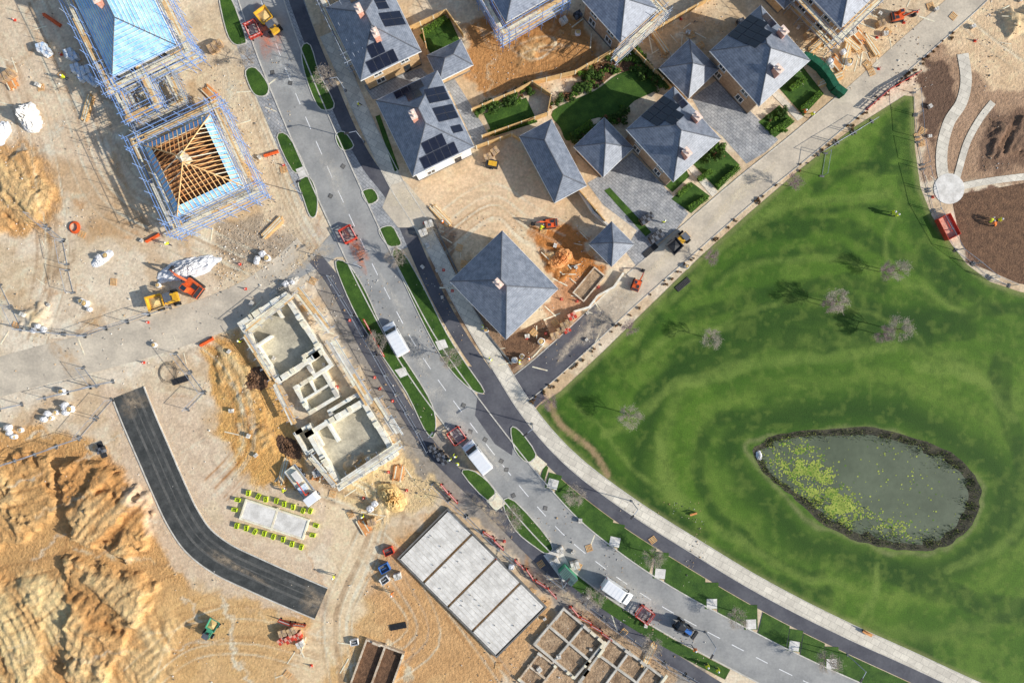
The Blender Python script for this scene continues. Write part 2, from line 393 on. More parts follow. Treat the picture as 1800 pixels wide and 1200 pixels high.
def gridmesh():
    ny,nx=PX.shape;me=bpy.data.meshes.new('ground');n=nx*ny
    co=np.stack([GX,GY,Z],-1).reshape(-1).astype(np.float32)
    idx=np.arange(n).reshape(ny,nx);q=np.stack([idx[:-1,:-1],idx[:-1,1:],idx[1:,1:],idx[1:,:-1]],-1).reshape(-1,4)
    me.vertices.add(n);me.vertices.foreach_set('co',co);me.loops.add(q.size);me.loops.foreach_set('vertex_index',q.reshape(-1).astype(np.int32))
    me.polygons.add(len(q));me.polygons.foreach_set('loop_start',np.arange(0,q.size,4,dtype=np.int32))
    me.update(calc_edges=True)
    a=me.color_attributes.new('Col','FLOAT_COLOR','POINT')
    a.data.foreach_set('color',np.concatenate([CO*.95,RG[...,None]],-1).reshape(-1).astype(np.float32))
    me.materials.append(MT['ground']);me.shade_smooth();return me
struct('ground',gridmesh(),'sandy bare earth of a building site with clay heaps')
# ---------------- lawn
path=cr([(575,60),(598,110),(628,180),(660,250),(698,325),(735,385),(770,450),(805,520),(845,590),(882,650),(918,708),(962,765),(1012,815),(1072,862),(1142,910),(1222,960),(1312,1015),(1402,1064),(1500,1112),(1600,1157),(1720,1212),(1820,1250)],6)
bnd=[tuple(p) for p in off(path,-11) if p.x>938 and p.x<1815]
LP=bnd+[(1850,1260),(1850,525),(1790,512),(1740,495),(1700,465),(1665,420),(1638,380),(1618,330),(1608,260),(1606,170),(1590,168),(1500,225),(1410,295),(1320,372),(1230,452),(1150,530),(1060,618),(985,688),(948,712)]
pdr=cr(POND,5,True);q=random.Random(2)
pd=[tuple(p+(p-Vector((1530,860))).normalized()*q.uniform(-3,3)) for p in pdr]
def lawn():
    st=4.5;P=[tuple(p) for p in LP]
    xs,ys=np.meshgrid(np.arange(935,1850,st),np.arange(160,1262,st));xs=xs.ravel()+rs.rand(xs.size)*1.5;ys=ys.ravel()+rs.rand(ys.size)*1.5
    k=(segd(xs,ys,P,True)>3)&(segd(xs,ys,pd,True)<-3)
    pts=[Vector(p) for p in P]+[Vector(p) for p in pd]+[Vector((a,b)) for a,b in zip(xs[k],ys[k])]
    n=len(P);m=len(pd);ed=[(i,(i+1)%n) for i in range(n)]+[(n+i,n+(i+1)%m) for i in range(m)]
    v,e,f,*_=delaunay_2d_cdt(pts,ed,[],0,1e-4)
    vx=np.array([[q.x,q.y] for q in v]);F=np.array([list(t) for t in f])
    cen=vx[F].mean(1);ok=(segd(cen[:,0],cen[:,1],P,True)>0)&(segd(cen[:,0],cen[:,1],pd,True)<0);F=F[ok]
    me=bpy.data.meshes.new('lawn')
    x,y=vx[:,0],vx[:,1]
    me.from_pydata([((a-900)/S,(600-b)/S,.03) for a,b in vx],[],[tuple(t) for t in F.tolist()])
    wx=x+(fbm(x,y,1/90,3,31)-.5)*44;wy=y+(fbm(x,y,1/90,3,32)-.5)*44
    col=np.zeros((len(x),3));col[:]=c(78,110,30)[:3]
    def bl(mk,cc,a):
        nonlocal col
        mk=(np.clip(mk,0,1)*a)[:,None];col=col*(1-mk)+np.array(c(*cc)[:3])*mk
    bl(sstep((fbm(x,y,1/150,3,33)-.42)/.2),(60,94,22),.8)
    bl(sstep((fbm(x,y,1/60,4,39)-.54)/.08),(104,130,48),.45)
    bl(sstep((420-y)/200)*sstep((fbm(x,y,1/50,4,47)-.4)/.15),(112,138,56),.5)
    dpd=-segd(wx,wy,pd,True)
    bl(np.exp(-((dpd-34)/28)**2),(36,68,14),.85)
    bl(np.exp(-((dpd-88)/13)**2),(106,128,50),.4)
    bl(np.exp(-((dpd-150)/12)**2),(114,132,60),.4)
    bl(np.exp(-((dpd-190)/28)**2)*(x<1640),(34,66,14),.85)
    def sk(pts,w,cc,a,s=9):
        bl((1-sstep((segd(wx,wy,cr(pts,6),False)-w/2)/s+.5))*(.6+.4*sstep((fbm(x,y,1/18,3,49)-.4)/.2)),cc,a)
    D=(36,68,14);Lt=(118,138,62)
    for p,w in [([(1180,520),(1260,440),(1380,400),(1500,410),(1600,450),(1680,520)],30),([(1200,560),(1330,520),(1450,500),(1540,500)],26),([(1540,300),(1560,250),(1590,200)],34),([(1440,330),(1500,300),(1590,300)],22),([(1300,560),(1450,520),(1600,560),(1760,540)],26),([(1130,690),(1260,640),(1330,600),(1460,600),(1700,580)],38),([(1000,680),(1080,640),(1150,560)],24),([(1150,880),(1230,960),(1330,1010),(1450,1060)],44),([(1540,980),(1640,1040),(1790,1080)],44),([(960,730),(1050,800),(1120,860),(1240,940)],30),([(1760,640),(1790,800),(1780,950)],34),([(1240,500),(1300,470),(1400,440),(1500,450)],14),([(1290,430),(1390,380),(1560,372)],14),([(1600,200),(1590,300),(1620,420),(1700,510),(1800,550)],20),([(1330,720),(1250,760),(1240,860),(1330,960),(1450,1010)],22)]:
        sk(p,w,D,.8)
    for p,w in [([(1060,760),(1150,700),(1240,670),(1330,640),(1560,620)],20),([(1250,500),(1350,460),(1450,455),(1520,470)],12),([(1300,420),(1400,360),(1560,350)],14),([(1120,620),(1200,590),(1280,580)],14),([(1160,760),(1180,840),(1260,920),(1400,1000),(1500,1040)],16),([(1600,640),(1720,660),(1790,730)],18),([(1660,1000),(1760,960),(1800,900)],16),([(1340,1060),(1480,1100),(1530,1080),(1545,990)],10),([(1100,590),(1200,500),(1320,400),(1480,260)],16),([(1545,990),(1540,1100)],6),([(1700,545),(1600,500),(1560,440),(1580,360)],12),([(1000,700),(1100,790),(1200,880)],10),([(1200,620),(1320,550),(1480,540),(1620,600)],8)]:
        sk(p,w,Lt,.6)
    fm=sstep((fbm(x,y,1/90,3,41)-.42)/.12);bl((.5+.5*np.sin(dpd/2.6))*fm,(44,76,16),.2)
    u=(x*.64-y*.77+(fbm(x,y,1/160,3,43)-.5)*160);bl((.5+.5*np.sin(u/3.1))*(1-fm)*(y<640),(48,80,18),.28)
    bl(1-sstep((segd(x,y,P,True)-3)/9),(134,136,84),.7)
    bl(np.exp(-((dpd-2)/4)**2),(128,130,84),.7)
    sd=segd(x,y,cr([(960,690),(985,745),(1040,790),(1068,835)],6),False)
    bl(1-sstep((sd-3)/5),(160,134,100),.9)
    bl(sstep((fbm(x,y,1/12,4,35)-.55)/.1),(114,132,56),.3)
    bl(sstep((.43-fbm(x,y,1/10,4,38))/.1),(44,74,16),.3)
    a=me.color_attributes.new('Col','FLOAT_COLOR','POINT')
    a.data.foreach_set('color',np.concatenate([col*.84,np.ones((len(x),1))],1).reshape(-1).astype(np.float32))
    me.materials.append(MT['lawn'])
    bm=bmesh.new();bm.from_mesh(me)
    for f_ in bm.faces:
        if f_.normal.z<0:f_.normal_flip()
    bm.to_mesh(me);bm.free()
    struct('lawn',me,'mown park lawn with swirling mowing patterns')
lawn()
# pond
po=[Vector(p) for p in pd];cx_=Vector((1530,860));rn=random.Random(4)
n=len(po);wi=[]
for p in po:
    thick=20 if (p.x>1640) else (15 if p.y>870 else 10)
    wi.append(p+(cx_-p).normalized()*(thick+rn.uniform(-6,6)))
b=M()
b.add([tuple(W(p.x,p.y))[:2]+(.032,) for p in po]+[tuple(W(p.x,p.y))[:2]+(-.3,) for p in [q_+(cx_-q_).normalized()*36 for q_ in po]],[(i,(i+1)%n,(i+1)%n+n,i+n) for i in range(n)],'bank')
mm=b.mesh('pond_bank');fixup(mm);struct('pond_bank',mm,'muddy reedy bank of the pond')
area('pond_water',[(p.x,p.y) for p in wi],-.1,'water',label='murky green pond water')
b=M();pts=0;wi2=[tuple(p) for p in wi]
while pts<4200:
    if rn.random()<.88:
        u=rn.random();q_=Vector((1372,792)).lerp(Vector((1480,908)),u);q_+=Vector((rn.gauss(10,20-9*u),rn.gauss(0,16)))
    elif rn.random()<.6:q_=Vector((1470,900)).lerp(Vector((1600,940)),rn.random())+Vector((rn.gauss(0,10),rn.gauss(-6,10)))
    else:q_=Vector((rn.uniform(1380,1700),rn.uniform(780,950)))
    if vn(q_.x/13,q_.y/13,3)<.42:
        if rn.random()<.9:continue
    if segd(np.array([q_.x]),np.array([q_.y]),wi2,True)[0]<0:continue
    w=W(q_.x,q_.y);r=rn.uniform(.05,.16);k=6
    b.add([(w.x+r*math.cos(6.28*i/k),w.y+r*math.sin(6.28*i/k)*.9,-.09+pts*4e-6) for i in range(k)],[tuple(range(k))],'lily' if rn.random()<.75 else 'leaf_lime');pts+=1
mm=b.mesh('lily_pads');fixup(mm);o=ob('lily_pads',mm);tag(o,'yellow green lily pads floating on the pond','water plants');o['kind']='stuff'
b=M()
for i in range(8000):
    k=rn.random()*n;p=po[int(k)%n].lerp(po[(int(k)+1)%n],k%1);d=(cx_-p).normalized();right=p.x>1620 or (p.y>880 and p.x<1600)
    if vn(p.x/9,p.y/9,5)<.42 and rn.random()<.75:continue
    q_=p+d*(3+abs(rn.gauss(0,1))*(15 if right else 8)*(.4+1.2*vn(p.x/14,p.y/14,9)));w=W(q_.x,q_.y);t=rn.uniform(0,6.28);l=rn.uniform(.1,.42);a=Vector((math.cos(t),math.sin(t),0))
    b.add([w+a*.05+Vector((0,0,-.2)),w-a*.06+Vector((0,0,-.2)),w+Vector((a.y*.3+rn.uniform(-.12,.12),-a.x*.3,l-.1))],[(0,1,2)],rn.choice(['reed','reed','reed','leaf_dark','lily']))
o=ob('reeds',b.mesh('reeds',-1));tag(o,'dark reeds fringing the pond edge','reeds');o['kind']='stuff'
# rubble
b=M();rn=random.Random(31)
for (x0,y0,x1,y1,n_) in [(0,380,560,620,600),(0,620,560,900,350),(380,400,560,500,500),(560,480,760,900,700),(860,880,1240,1200,1400),(740,380,1060,640,900),(300,1000,860,1200,300),(1400,0,1640,160,500),(820,0,1280,160,500),(1720,0,1800,300,300),(0,0,180,400,400),(340,100,520,400,600)]:
    for i in range(n_):
        x,y=rn.uniform(x0,x1),rn.uniform(y0,y1)
        if vn(x/40,y/40,7)<.45:continue
        w=W(x,y);s=rn.uniform(.05,.19)*(1.6 if rn.random()<.06 else 1);z=gz(w.x,w.y)
        b.box((w.x,w.y,z+s*.3),(s,s*rn.uniform(.5,1),s*.8),rn.choice(['rubble','rubble','concrete_pale','concrete_dark','brick_tan']),rz=rn.uniform(0,3),tp=.6)
o=ob('rubble',b.mesh('rubble'));tag(o,'loose stones and brick rubble scattered over bare earth','rubble');o['kind']='stuff'
# ---------------- roads
RC=cr([(440,-60),(462,10),(490,90),(520,165),(552,240),(583,310),(615,380),(650,455),(688,530),(726,600),(765,660),(803,712),(843,765),(890,825),(940,885),(995,943),(1055,992),(1120,1038),(1200,1086),(1290,1134),(1390,1185),(1500,1235),(1600,1275)],8)
ribbon('main_road',RC,-37,37,.03,'road_asphalt',label='grey asphalt main road curving through the site')
up=[p for p in RC if p.y<470]
ribbon('parking_bays',up,-72,-39,.022,'block_paving',label='block paved parking bays beside the road')
ribbon('parking_bays',[p for p in up if p.y<330],39,66,.024,'block_paving',label='block paved parking bays beside the road')
dp_=cr([(500,-60),(520,0),(548,75),(580,150),(612,225),(648,290),(690,345),(715,400),(745,470),(782,545),(822,612),(862,668),(902,732),(944,782),(992,829),(1052,878),(1122,928),(1202,978),(1292,1032),(1382,1082),(1480,1130),(1580,1176),(1680,1222)],8)
ribbon('cycle_path',dp_,-12,12,.034,'dark_asphalt',label='dark asphalt cycle path')
ribbon('footpath',path,-12,12,.042,'footway',label='pale concrete slab footpath')
for s_ in(-38,38):ribbon('kerb',RC,s_-1.,s_+1.,.11,'kerb',z1=0,label='pale concrete kerb')
for s_ in(-13,13):ribbon('kerb',[p for p in path],s_-.7,s_+.7,.075,'kerb',z1=0,label='pale concrete path edging')
AR=cr([(905,690),(950,655),(1012,600),(1100,518),(1200,430),(1300,343),(1400,262),(1500,178),(1600,88),(1700,0),(1760,-60)],8)
AR2=[p for p in AR if p.x>1060];AR1=[p for p in AR if p.x<=1072]
ribbon('access_road',AR2,-25,25,.026,'access_road',label='dusty pale access road')
ribbon('access_road_asphalt',AR1,-25,25,.028,'dark_asphalt',label='dark asphalt junction of the access road')
ribbon('kerb',AR,24.5,26,.09,'kerb',z1=0);ribbon('kerb',[p for p in AR if p.x<1500],-26,-24.5,.07,'kerb',z1=0)
area('junction_asphalt',[(800,640),(850,690),(905,760),(940,775),(905,700),(870,650)],.029,'dark_asphalt')
area('junction_asphalt',[(840,690),(880,700),(905,755),(900,800),(870,780),(835,730)],.0315,'dark_asphalt')
area('junction_asphalt',[(892,664),(908,664),(934,640),(958,700),(930,726),(912,700)],.0325,'dark_asphalt')
BR=cr([(226,690),(246,740),(272,800),(298,860),(322,910),(350,950),(392,982),(446,1008),(504,1034),(565,1060)],8)
ribbon('new_asphalt_road',BR,-28,28,.1,'black_asphalt',z1=0,label='freshly laid black asphalt road')
for d in(-29.5,29.5):ribbon('kerb',BR,d-1,d+1,.14,'kerb',z1=0)
for d,a_ in((-15,2.4),(-4,1.),(8,2.2)):ribbon('tyre_streak',BR,d-a_,d+a_,.105,'streak',label='lighter tyre streak on new asphalt')
ribbon('site_track',cr([(-20,668),(80,640),(200,610),(330,570),(450,520),(545,445)],6),-34,34,.02,'access_road',label='compacted pale site track')
ribbon('gravel_footway',cr([(552,452),(590,500),(640,600),(700,700),(760,790),(850,880),(960,990),(1080,1090),(1200,1170),(1280,1220)],6),-12,12,.036,'dark_asphalt',label='dark footway behind the verge')
m=M();acc=0
for i in range(len(RC)-1):
    a,b2=RC[i],RC[i+1];l=(b2-a).length;k=0
    while k<l:
        if (acc+k)%47<24:
            p=a.lerp(b2,k/l);q=a.lerp(b2,min(1,(k+3)/l));t=(q-p).normalized() if (q-p).length>0 else Vector((1,0));nn=Vector((-t.y,t.x))*.7
            vs=[tuple(W(*v))[:2]+(.036,) for v in(p-nn,q-nn,q+nn,p+nn)];m.add(vs,[(0,1,2,3)],'white_line')
        k+=3
    acc+=l
mm=m.mesh('road_markings');fixup(mm);struct('road_markings',mm,'white dashed centre line')
def verge(P,smooth=3,label='kerbed grass verge beside the road'):
    pp=cr(P,smooth,True)
    area('grass_verge',[(p.x,p.y) for p in pp],.09,'grass',label=label)
    ribbon('kerb',pp,-.7,.9,.12,'kerb',z1=0,closed=True,label='concrete kerb around the verge')
for P in [[(385,-10),(404,-8),(432,66),(428,78),(412,78),(398,55)],[(432,125),(450,120),(472,150),(468,168),(450,168),(438,150)],
 [(487,242),(506,238),(534,288),(530,300),(514,300)],[(524,318),(545,312),(558,345),(556,378),(545,380),(534,350)],
 [(590,460),(612,464),(642,510),(672,575),(712,632),(752,695),(766,735),(762,768),(745,752),(715,690),(672,625),(630,560),(602,500)],
 [(812,830),(835,828),(870,860),(858,880)],[(884,884),(905,880),(968,952),(962,972),(940,960),(905,930)],
 [(530,85),(546,80),(562,130),(588,182),(576,194),(558,186),(536,130)],[(590,238),(605,232),(622,256),(608,265),(596,258)],[(636,338),(655,332),(665,350),(648,359)],
 [(666,404),(688,397),(700,415),(705,430),(688,434),(676,425)],[(690,448),(706,440),(745,505),(785,585),(820,640),(852,688),(828,684),(788,645),(750,580),(712,500)],
 [(898,752),(914,757),(942,797),(927,812),(905,790)]]:verge(P)
A=[p for p in off(RC,-39)];B=[p for p in off(dp_,13)]
def between(x0,x1):
    a=[p for p in A if x0<=p.x<=x1];b2=[p for p in B if x0+8<=p.x<=x1+8]
    if len(a)<2 or len(b2)<2:return
    P=a+b2[::-1];area('grass_verge',[(p.x,p.y) for p in P],.08,'grass',label='long grass verge between road and cycle path')
pads=[968,1078,1155,1247,1318,1390,1455]
e=[948]+pads+[1640]
for i in range(len(e)-1):between(e[i]+(6 if i else 0),e[i+1]-6)
for i,x in enumerate(pads):
    q=min(A,key=lambda p:abs(p.x-x));v=(min(B,key=lambda p:abs(p.x-x-6))-q);t=Vector((v.y,-v.x)).normalized()*9;w=v.normalized()
    area('grass_verge',[tuple(q-t*1.3),tuple(q+t*1.3),tuple(q+v+t*1.3),tuple(q+v-t*1.3)],.078,'grass',label='grass verge around a crossing pad')
    area('paving_pad',[tuple(q-t+w*1),tuple(q+t+w*1),tuple(q+t+w*18),tuple(q-t+w*18)],.095,'concrete_pale',label='pale slab crossing pad in the verge')
for P in [[(930,812),(944,800),(962,815),(946,832)],[(855,880),(872,865),(890,884),(872,898)],[(694,650),(712,645),(718,658),(704,664)],[(520,298),(536,292),(544,308),(528,316)],[(765,600),(782,596),(788,610),(772,616)],[(955,975),(985,962),(1010,1010),(990,1022)]]:
    area('paving_pad',P,.1,'timber_pale' if P[0][0] in(930,855) else 'concrete_pale',label='small pale paved pad')
lo=off(RC,40)
a=[p for p in lo if 1005<p.x<1290];b2=off(a,20)
area('grass_verge',[tuple(p) for p in a+b2[::-1]],.075,'grass',label='grass verge along the lower road edge')
area('side_road',[(470,520),(556,440),(610,380),(640,450),(592,452),(560,470)],.033,'road_asphalt',label='asphalt bellmouth of the side road')
area('driveway',[(688,325),(712,318),(760,375),(770,400),(700,400),(672,365)],.047,'access_road',label='dusty driveway crossing the path')
area('driveway',[(1032,322),(1070,300),(1112,268),(1160,320),(1210,375),(1190,402),(1152,432),(1120,470),(1098,440),(1120,405),(1060,360)],.02,'block_paving',label='grey block paved driveway')
area('driveway',[(1216,172),(1262,140),(1300,178),(1332,208),(1368,246),(1345,268),(1312,288),(1270,240),(1240,215)],.02,'block_paving',label='grey block paved driveway')
area('driveway',[(640,150),(740,120),(760,140),(800,140),(852,225),(860,250),(838,262),(790,160),(655,175)],.016,'block_paving',label='paved path between houses')
def lawnlet(P,sm=0):area('garden_lawn',P,.05,'grass',sm,label='small green garden lawn')
lawnlet([(737,62),(790,32),(810,75),(757,95)]);lawnlet([(850,200),(925,172),(945,215),(868,240)])
lawnlet([(972,195),(1045,160),(1085,132),(1120,125),(1155,155),(1115,178),(1085,205),(1040,210),(1000,248),(985,225)],4)
lawnlet([(1215,285),(1255,245),(1300,290),(1262,335)]);lawnlet([(1180,350),(1215,320),(1248,345),(1215,375)]);lawnlet([(1160,318),(1205,296),(1212,310),(1182,338)])
lawnlet([(1365,150),(1405,110),(1448,165),(1412,204)]);lawnlet([(1333,215),(1370,185),(1396,215),(1362,242)]);lawnlet([(1062,335),(1072,330),(1145,408),(1135,416)]);lawnlet([(660,205),(668,202),(702,298),(694,302)])
area('garden_path',[(1203,290),(1213,286),(1262,338),(1252,346)],.06,'footway');area('garden_path',[(1352,162),(1362,156),(1412,206),(1402,213)],.06,'footway')
area('soil_bed',[(1040,120),(1110,85),(1160,140),(1150,152),(1120,122),(1080,130),(1045,158),(1020,140)],.04,'soil',label='dark planted soil bed')
area('soil_bed',[(1672,345),(1800,322),(1860,330),(1860,512),(1790,498),(1725,470),(1690,430)],.02,'soil',label='bare brown soil bed')
area('soil_bed',[(880,600),(955,560),(968,590),(900,650)],.015,'soil')
gp=cr([(1692,95),(1698,140),(1690,180),(1668,215),(1656,260),(1656,300),(1664,325)],6)
ribbon('garden_path',gp,-10,10,.06,'footway',label='curved pale garden path')
ribbon('garden_path',cr([(1745,180),(1722,210),(1700,250),(1685,300),(1680,320)],6),-6,6,.064,'footway',label='curved pale garden path')
ribbon('garden_path',cr([(1680,330),(1730,320),(1790,312),(1860,305)],6),-6,6,.068,'footway',label='pale garden path')
area('paved_circle',[(1668+27*math.cos(t*.26),332+27*math.sin(t*.26)) for t in range(24)],.072,'concrete_pale',label='round pale stone terrace')
DZ=[.052]
def dust(x,y,rx,ry,rt,col,a,z=None):
    nr,na=7,28;vs=[];cl=[];z0=DZ[0] if z is None else z
    ca,sa=math.cos(rt),math.sin(rt)
    for i in range(nr):
        for j in range(na):
            t=6.2832*j/na;rr=i/(nr-1)*(1+.25*math.sin(3*t+x)+.15*math.sin(5*t+y));u=rr*rx*math.cos(t);v=rr*ry*math.sin(t)
            w=W(x+u*ca+v*sa,y-u*sa+v*ca);vs.append((w.x,w.y,z0));cl+=list(c(*col))[:3]+[a*(1-i/(nr-1))**.8]
    fs=[(i*na+j,i*na+(j+1)%na,(i+1)*na+(j+1)%na,(i+1)*na+j) for i in range(nr-1) for j in range(na)]
    me=bpy.data.meshes.new('dust_patch');me.from_pydata(vs,[],fs);at=me.color_attributes.new('Col','FLOAT_COLOR','POINT');at.data.foreach_set('color',cl)
    me.materials.append(MT['dust']);fixup(me)
    if z is None:DZ[0]+=.0012
    struct('dust_patch',me,'dusty stain on the ground')
dust(628,440,42,14,-1.1,(226,130,92),.95);dust(470,60,50,22,-1.2,(216,130,100),.8);dust(500,130,60,26,-1.2,(220,214,206),.5)
for a in [(585,310,60,16,-1.2),(735,630,50,14,-.95),(765,690,24,18,0),(560,420,50,24,-.9),(1130,1050,70,14,-.6),(950,930,60,12,-.8),(800,735,40,16,-.9),(690,520,60,8,-1.05),(860,800,70,8,-.85)]:dust(*a,(206,200,188),.5)
for a in [(770,400,50,26,.3),(720,350,40,30,.2),(1120,500,80,16,.75),(1300,340,90,14,.75)]:dust(*a,(214,200,174),.6)
for a in [(1064,556,56,30,.75),(1040,580,50,20,.75),(1080,540,50,26,.75),(1000,612,40,9,.75)]:dust(*a,(186,172,152),.95)
for a in [(540,450,50,22,.6),(700,780,50,20,-.9),(860,900,50,12,-.8),(1000,1050,60,12,-.7)]:dust(*a,(206,184,150),.7)
zz=.118
for a in [(232,705,30,26,-1.3),(555,1056,34,24,-.4),(410,992,70,8,-.5)]:dust(*a,(170,152,128),.65,z=zz);zz+=.002
for s_ in(-1,1):
    for k in range(2,len(BR)-2,5):
        p=off(BR,s_*36)[k];dust(p.x,p.y,26,7,-math.atan2(BR[k+1].y-BR[k].y,BR[k+1].x-BR[k].x),(212,192,164),.9,z=.02+k*.0003+(s_+1)*.008)
for i in range(12):
    x=R.uniform(20,520);y=R.uniform(20,680);dust(x,y,R.uniform(20,60),R.uniform(10,24),R.uniform(0,3),R.choice([(166,154,138),(222,212,194),(190,154,108)]),.5)
# ---------------- houses
def winmesh():
    m=M();m.box((0,.02,0),(1.3,.05,1.35),'fascia');m.box((-.3,.05,0),(.5,.03,1.15),'glass');m.box((.3,.05,0),(.5,.03,1.15),'glass');m.box((0,.08,-.72),(1.5,.16,.08),'kerb');return m.mesh('window')
WIN=winmesh()
m=M();m.box((0,.03,1.05),(1.,.06,2.1),'dark_steel');m.box((0,.07,1.6),(.4,.03,.6),'glass');m.tube((.38,.08,1.),(.38,.12,1.),.04,'tube_steel');DOOR=m.mesh('door')
m=M();m.box((0,0,0),(1.02,1.66,.04),'solar_frame');m.box((0,0,.025),(.96,1.6,.01),'solar')
SOL=m.mesh('solar_panel')
m=M();m.box((0,0,0),(.75,1.15,2.2),'chimney');m.box((0,0,1.14),(.9,1.3,.12),'pot')
for y in(-.28,.28):m.tube((0,y,1.2),(0,y,1.6),.16,'pot',.13,8)
CH=m.mesh('chimney')
def hip(m,A,B,eh,rise,mt,frac=1.):
    r=(B-A)/2;a,b=A/2,B/2
    if frac<1:
        q=1-frac;a2=a*q;b2=b-(a*frac);z2=eh+rise*frac
        C=[(-a,-b),(a,-b),(a,b),(-a,b)];D=[(-a2,-b2),(a2,-b2),(a2,b2),(-a2,b2)]
        m.add([(x,y,eh) for x,y in C]+[(x,y,z2) for x,y in D],[(i,(i+1)%4,(i+1)%4+4,i+4) for i in range(4)],mt)
        m.add([(x,y,eh-.12) for x,y in C]+[(x,y,z2-.12) for x,y in D],[(i+4,(i+1)%4+4,(i+1)%4,i) for i in range(4)],mt);return
    v=[(-a,-b,eh),(a,-b,eh),(a,b,eh),(-a,b,eh),(0,-r,eh+rise),(0,r,eh+rise)]
    if r<.05:m.add(v[:4]+[(0,0,eh+rise)],[(0,1,4),(1,2,4),(2,3,4),(3,0,4),(3,2,1,0)],mt)
    else:m.add(v,[(0,1,4),(1,2,5,4),(2,3,5),(3,0,4,5),(3,2,1,0)],mt)
def frame4(A,B):
    return {'E':(Vector((A/2,0,0)),Vector((0,1,0)),Vector((-1,0,0)),B),'W':(Vector((-A/2,0,0)),Vector((0,-1,0)),Vector((1,0,0)),B),'N':(Vector((0,B/2,0)),Vector((-1,0,0)),Vector((0,-1,0)),A),'S':(Vector((0,-B/2,0)),Vector((1,0,0)),Vector((0,1,0)),A)}
def house(cx,cy,a,A,B,label,eh=5.2,wall='brick_tan',roof='slate',pan=[],ch=[],garage=False,tp=.68,cat='house',name='house',frac=1.):
    k=(1-eh/H)/S;A*=k;B*=k
    if A>B:A,B=B,A;a-=90
    rise=A/2*tp;rt=ob(name,None);p=W(cx,cy,eh);rt.location=(p.x,p.y,0);rt.rotation_euler=(0,0,rad(a));tag(rt,label,cat)
    m=M();wa,wb=A-.9,B-.9
    m.box((0,0,eh/2-.05),(wa,wb,eh-.1),wall);m.box((0,0,.15),(wa+.1,wb+.1,.3),'concrete_dark');ob('wall',m.mesh('wall'),rt)
    m=M();hip(m,A,B,eh,rise,roof,frac);rf=ob('roof',m.mesh('roof'),rt)
    m=M()
    for s in(-1,1):
        m.box((s*(A/2-.03),0,eh-.12),(.14,B+.1,.2),'fascia');m.box((0,s*(B/2-.03),eh-.12),(A-.18,.14,.2),'fascia')
    ob('gutter',m.mesh('gutter'),rt)
    m=M();r=(B-A)/2;zz=eh+rise+.02
    for sx in(-1,1):
        for sy in(-1,1):m.tube((sx*A/2,sy*B/2,eh+.02),(0,sy*r,zz),.08,'slate_ridge')
    if r>.1:m.tube((0,-r,zz),(0,r,zz),.1,'slate_ridge')
    ob('ridge_tile',m.mesh('ridge_tile'),rf)
    for x,y in ch:
        zc=eh+rise*(1-max(abs(x)*2/A,(abs(y)-(B-A)/2)*2/A if abs(y)>(B-A)/2 else 0))
        ob('chimney',CH,rf,Matrix.Translation((x,y,zc+.3)))
    F=frame4(A,B)
    for f,u0,v0,nu,nv in pan:
        o_,u,vh,_=F[f];v=(vh*(A/2)+Vector((0,0,rise))).normalized();nn=u.cross(v).normalized()
        for i in range(nu):
            for j in range(nv):
                q=o_+Vector((0,0,eh))+u*(u0+i*1.06)+v*(v0+j*1.72)+nn*.09
                mx=Matrix((u,v,nn)).transposed().to_4x4();mx.translation=q;ob('solar_panel',SOL,rt,mx)
    G=frame4(wa,wb)
    for f in 'EWNS':
        o_,u,vh,Ln=G[f];nn=-vh;nw=max(1,int(Ln//3.4))
        for i in range(nw):
            for z in ((1.5,4.0) if eh>4 else (1.5,)):
                if garage and (i!=nw//2 or f in 'EW'):continue
                mx=Matrix((-u,nn,Vector((0,0,1)))).transposed().to_4x4()
                if f=='S' and i==nw//2 and z<2:
                    mx.translation=o_+u*((i+.5)/nw-.5)*Ln;ob('door',DOOR,rt,mx);continue
                mx.translation=o_+u*((i+.5)/nw-.5)*Ln+Vector((0,0,z));ob('window',WIN,rt,mx)
    return rt,A,B,eh,rise
house(656,52,26,118,142,'slate roofed tan brick house with solar panels on three slopes',pan=[('E',-1,1.2,2,2),('E',1.6,2.6,2,1),('S',-2.4,1.,4,1),('S',-1.4,2.75,2,1),('N',-1.5,1.2,3,1)],ch=[(-.6,1.3),(0,-2.3)])
house(747,217,26,120,148,'slate roofed house with white base and many solar panels',wall='render_white',pan=[('N',-1.6,1.1,4,1),('N',-.8,2.8,2,1),('E',-.9,1.1,2,2),('E',1.9,1.1,2,2),('E',-2.9,1.4,1,1),('S',-2.3,1.,5,1),('S',-1.2,2.75,3,1)],ch=[(-1.0,.4)])
house(791,106,26,66,50,'small slate roofed brick garage beside a garden',eh=2.8,garage=True,cat='garage',name='garage')
house(1184,236,42,112,124,'slate roofed brick house with solar panels and two chimneys',wall='brick_brown',pan=[('N',-2.0,.9,4,2),('N',-1.2,4.3,2,1),('E',2.2,1.2,2,1)],ch=[(3.2,-.5),(-1.2,-3.2)])
house(1336,98,42,120,130,'slate roofed brick house with solar panels beside a paved drive',wall='brick_brown',pan=[('N',-2.2,.9,4,2),('N',-1.2,4.3,3,1),('E',2.2,1.2,2,1)],ch=[(-.8,-3.2),(3.4,.2)])
house(1211,121,44,74,74,'pyramid roofed slate double garage on a paved drive',eh=2.8,garage=True,cat='garage',name='garage')
house(1061,259,44,74,74,'pyramid roofed slate double garage beside a house',eh=2.8,garage=True,cat='garage',name='garage')
house(972,283,28,64,132,'long slate roofed garage block beside bare ground',eh=3.,garage=True,cat='garage',name='garage')
house(886,501,44,128,142,'grey slate hipped roof house among muddy excavations',wall='render_white',ch=[(-.6,.4)])
house(1075,429,45,56,56,'small pyramid roofed slate garage beside a driveway',eh=2.7,garage=True,cat='garage',name='garage')
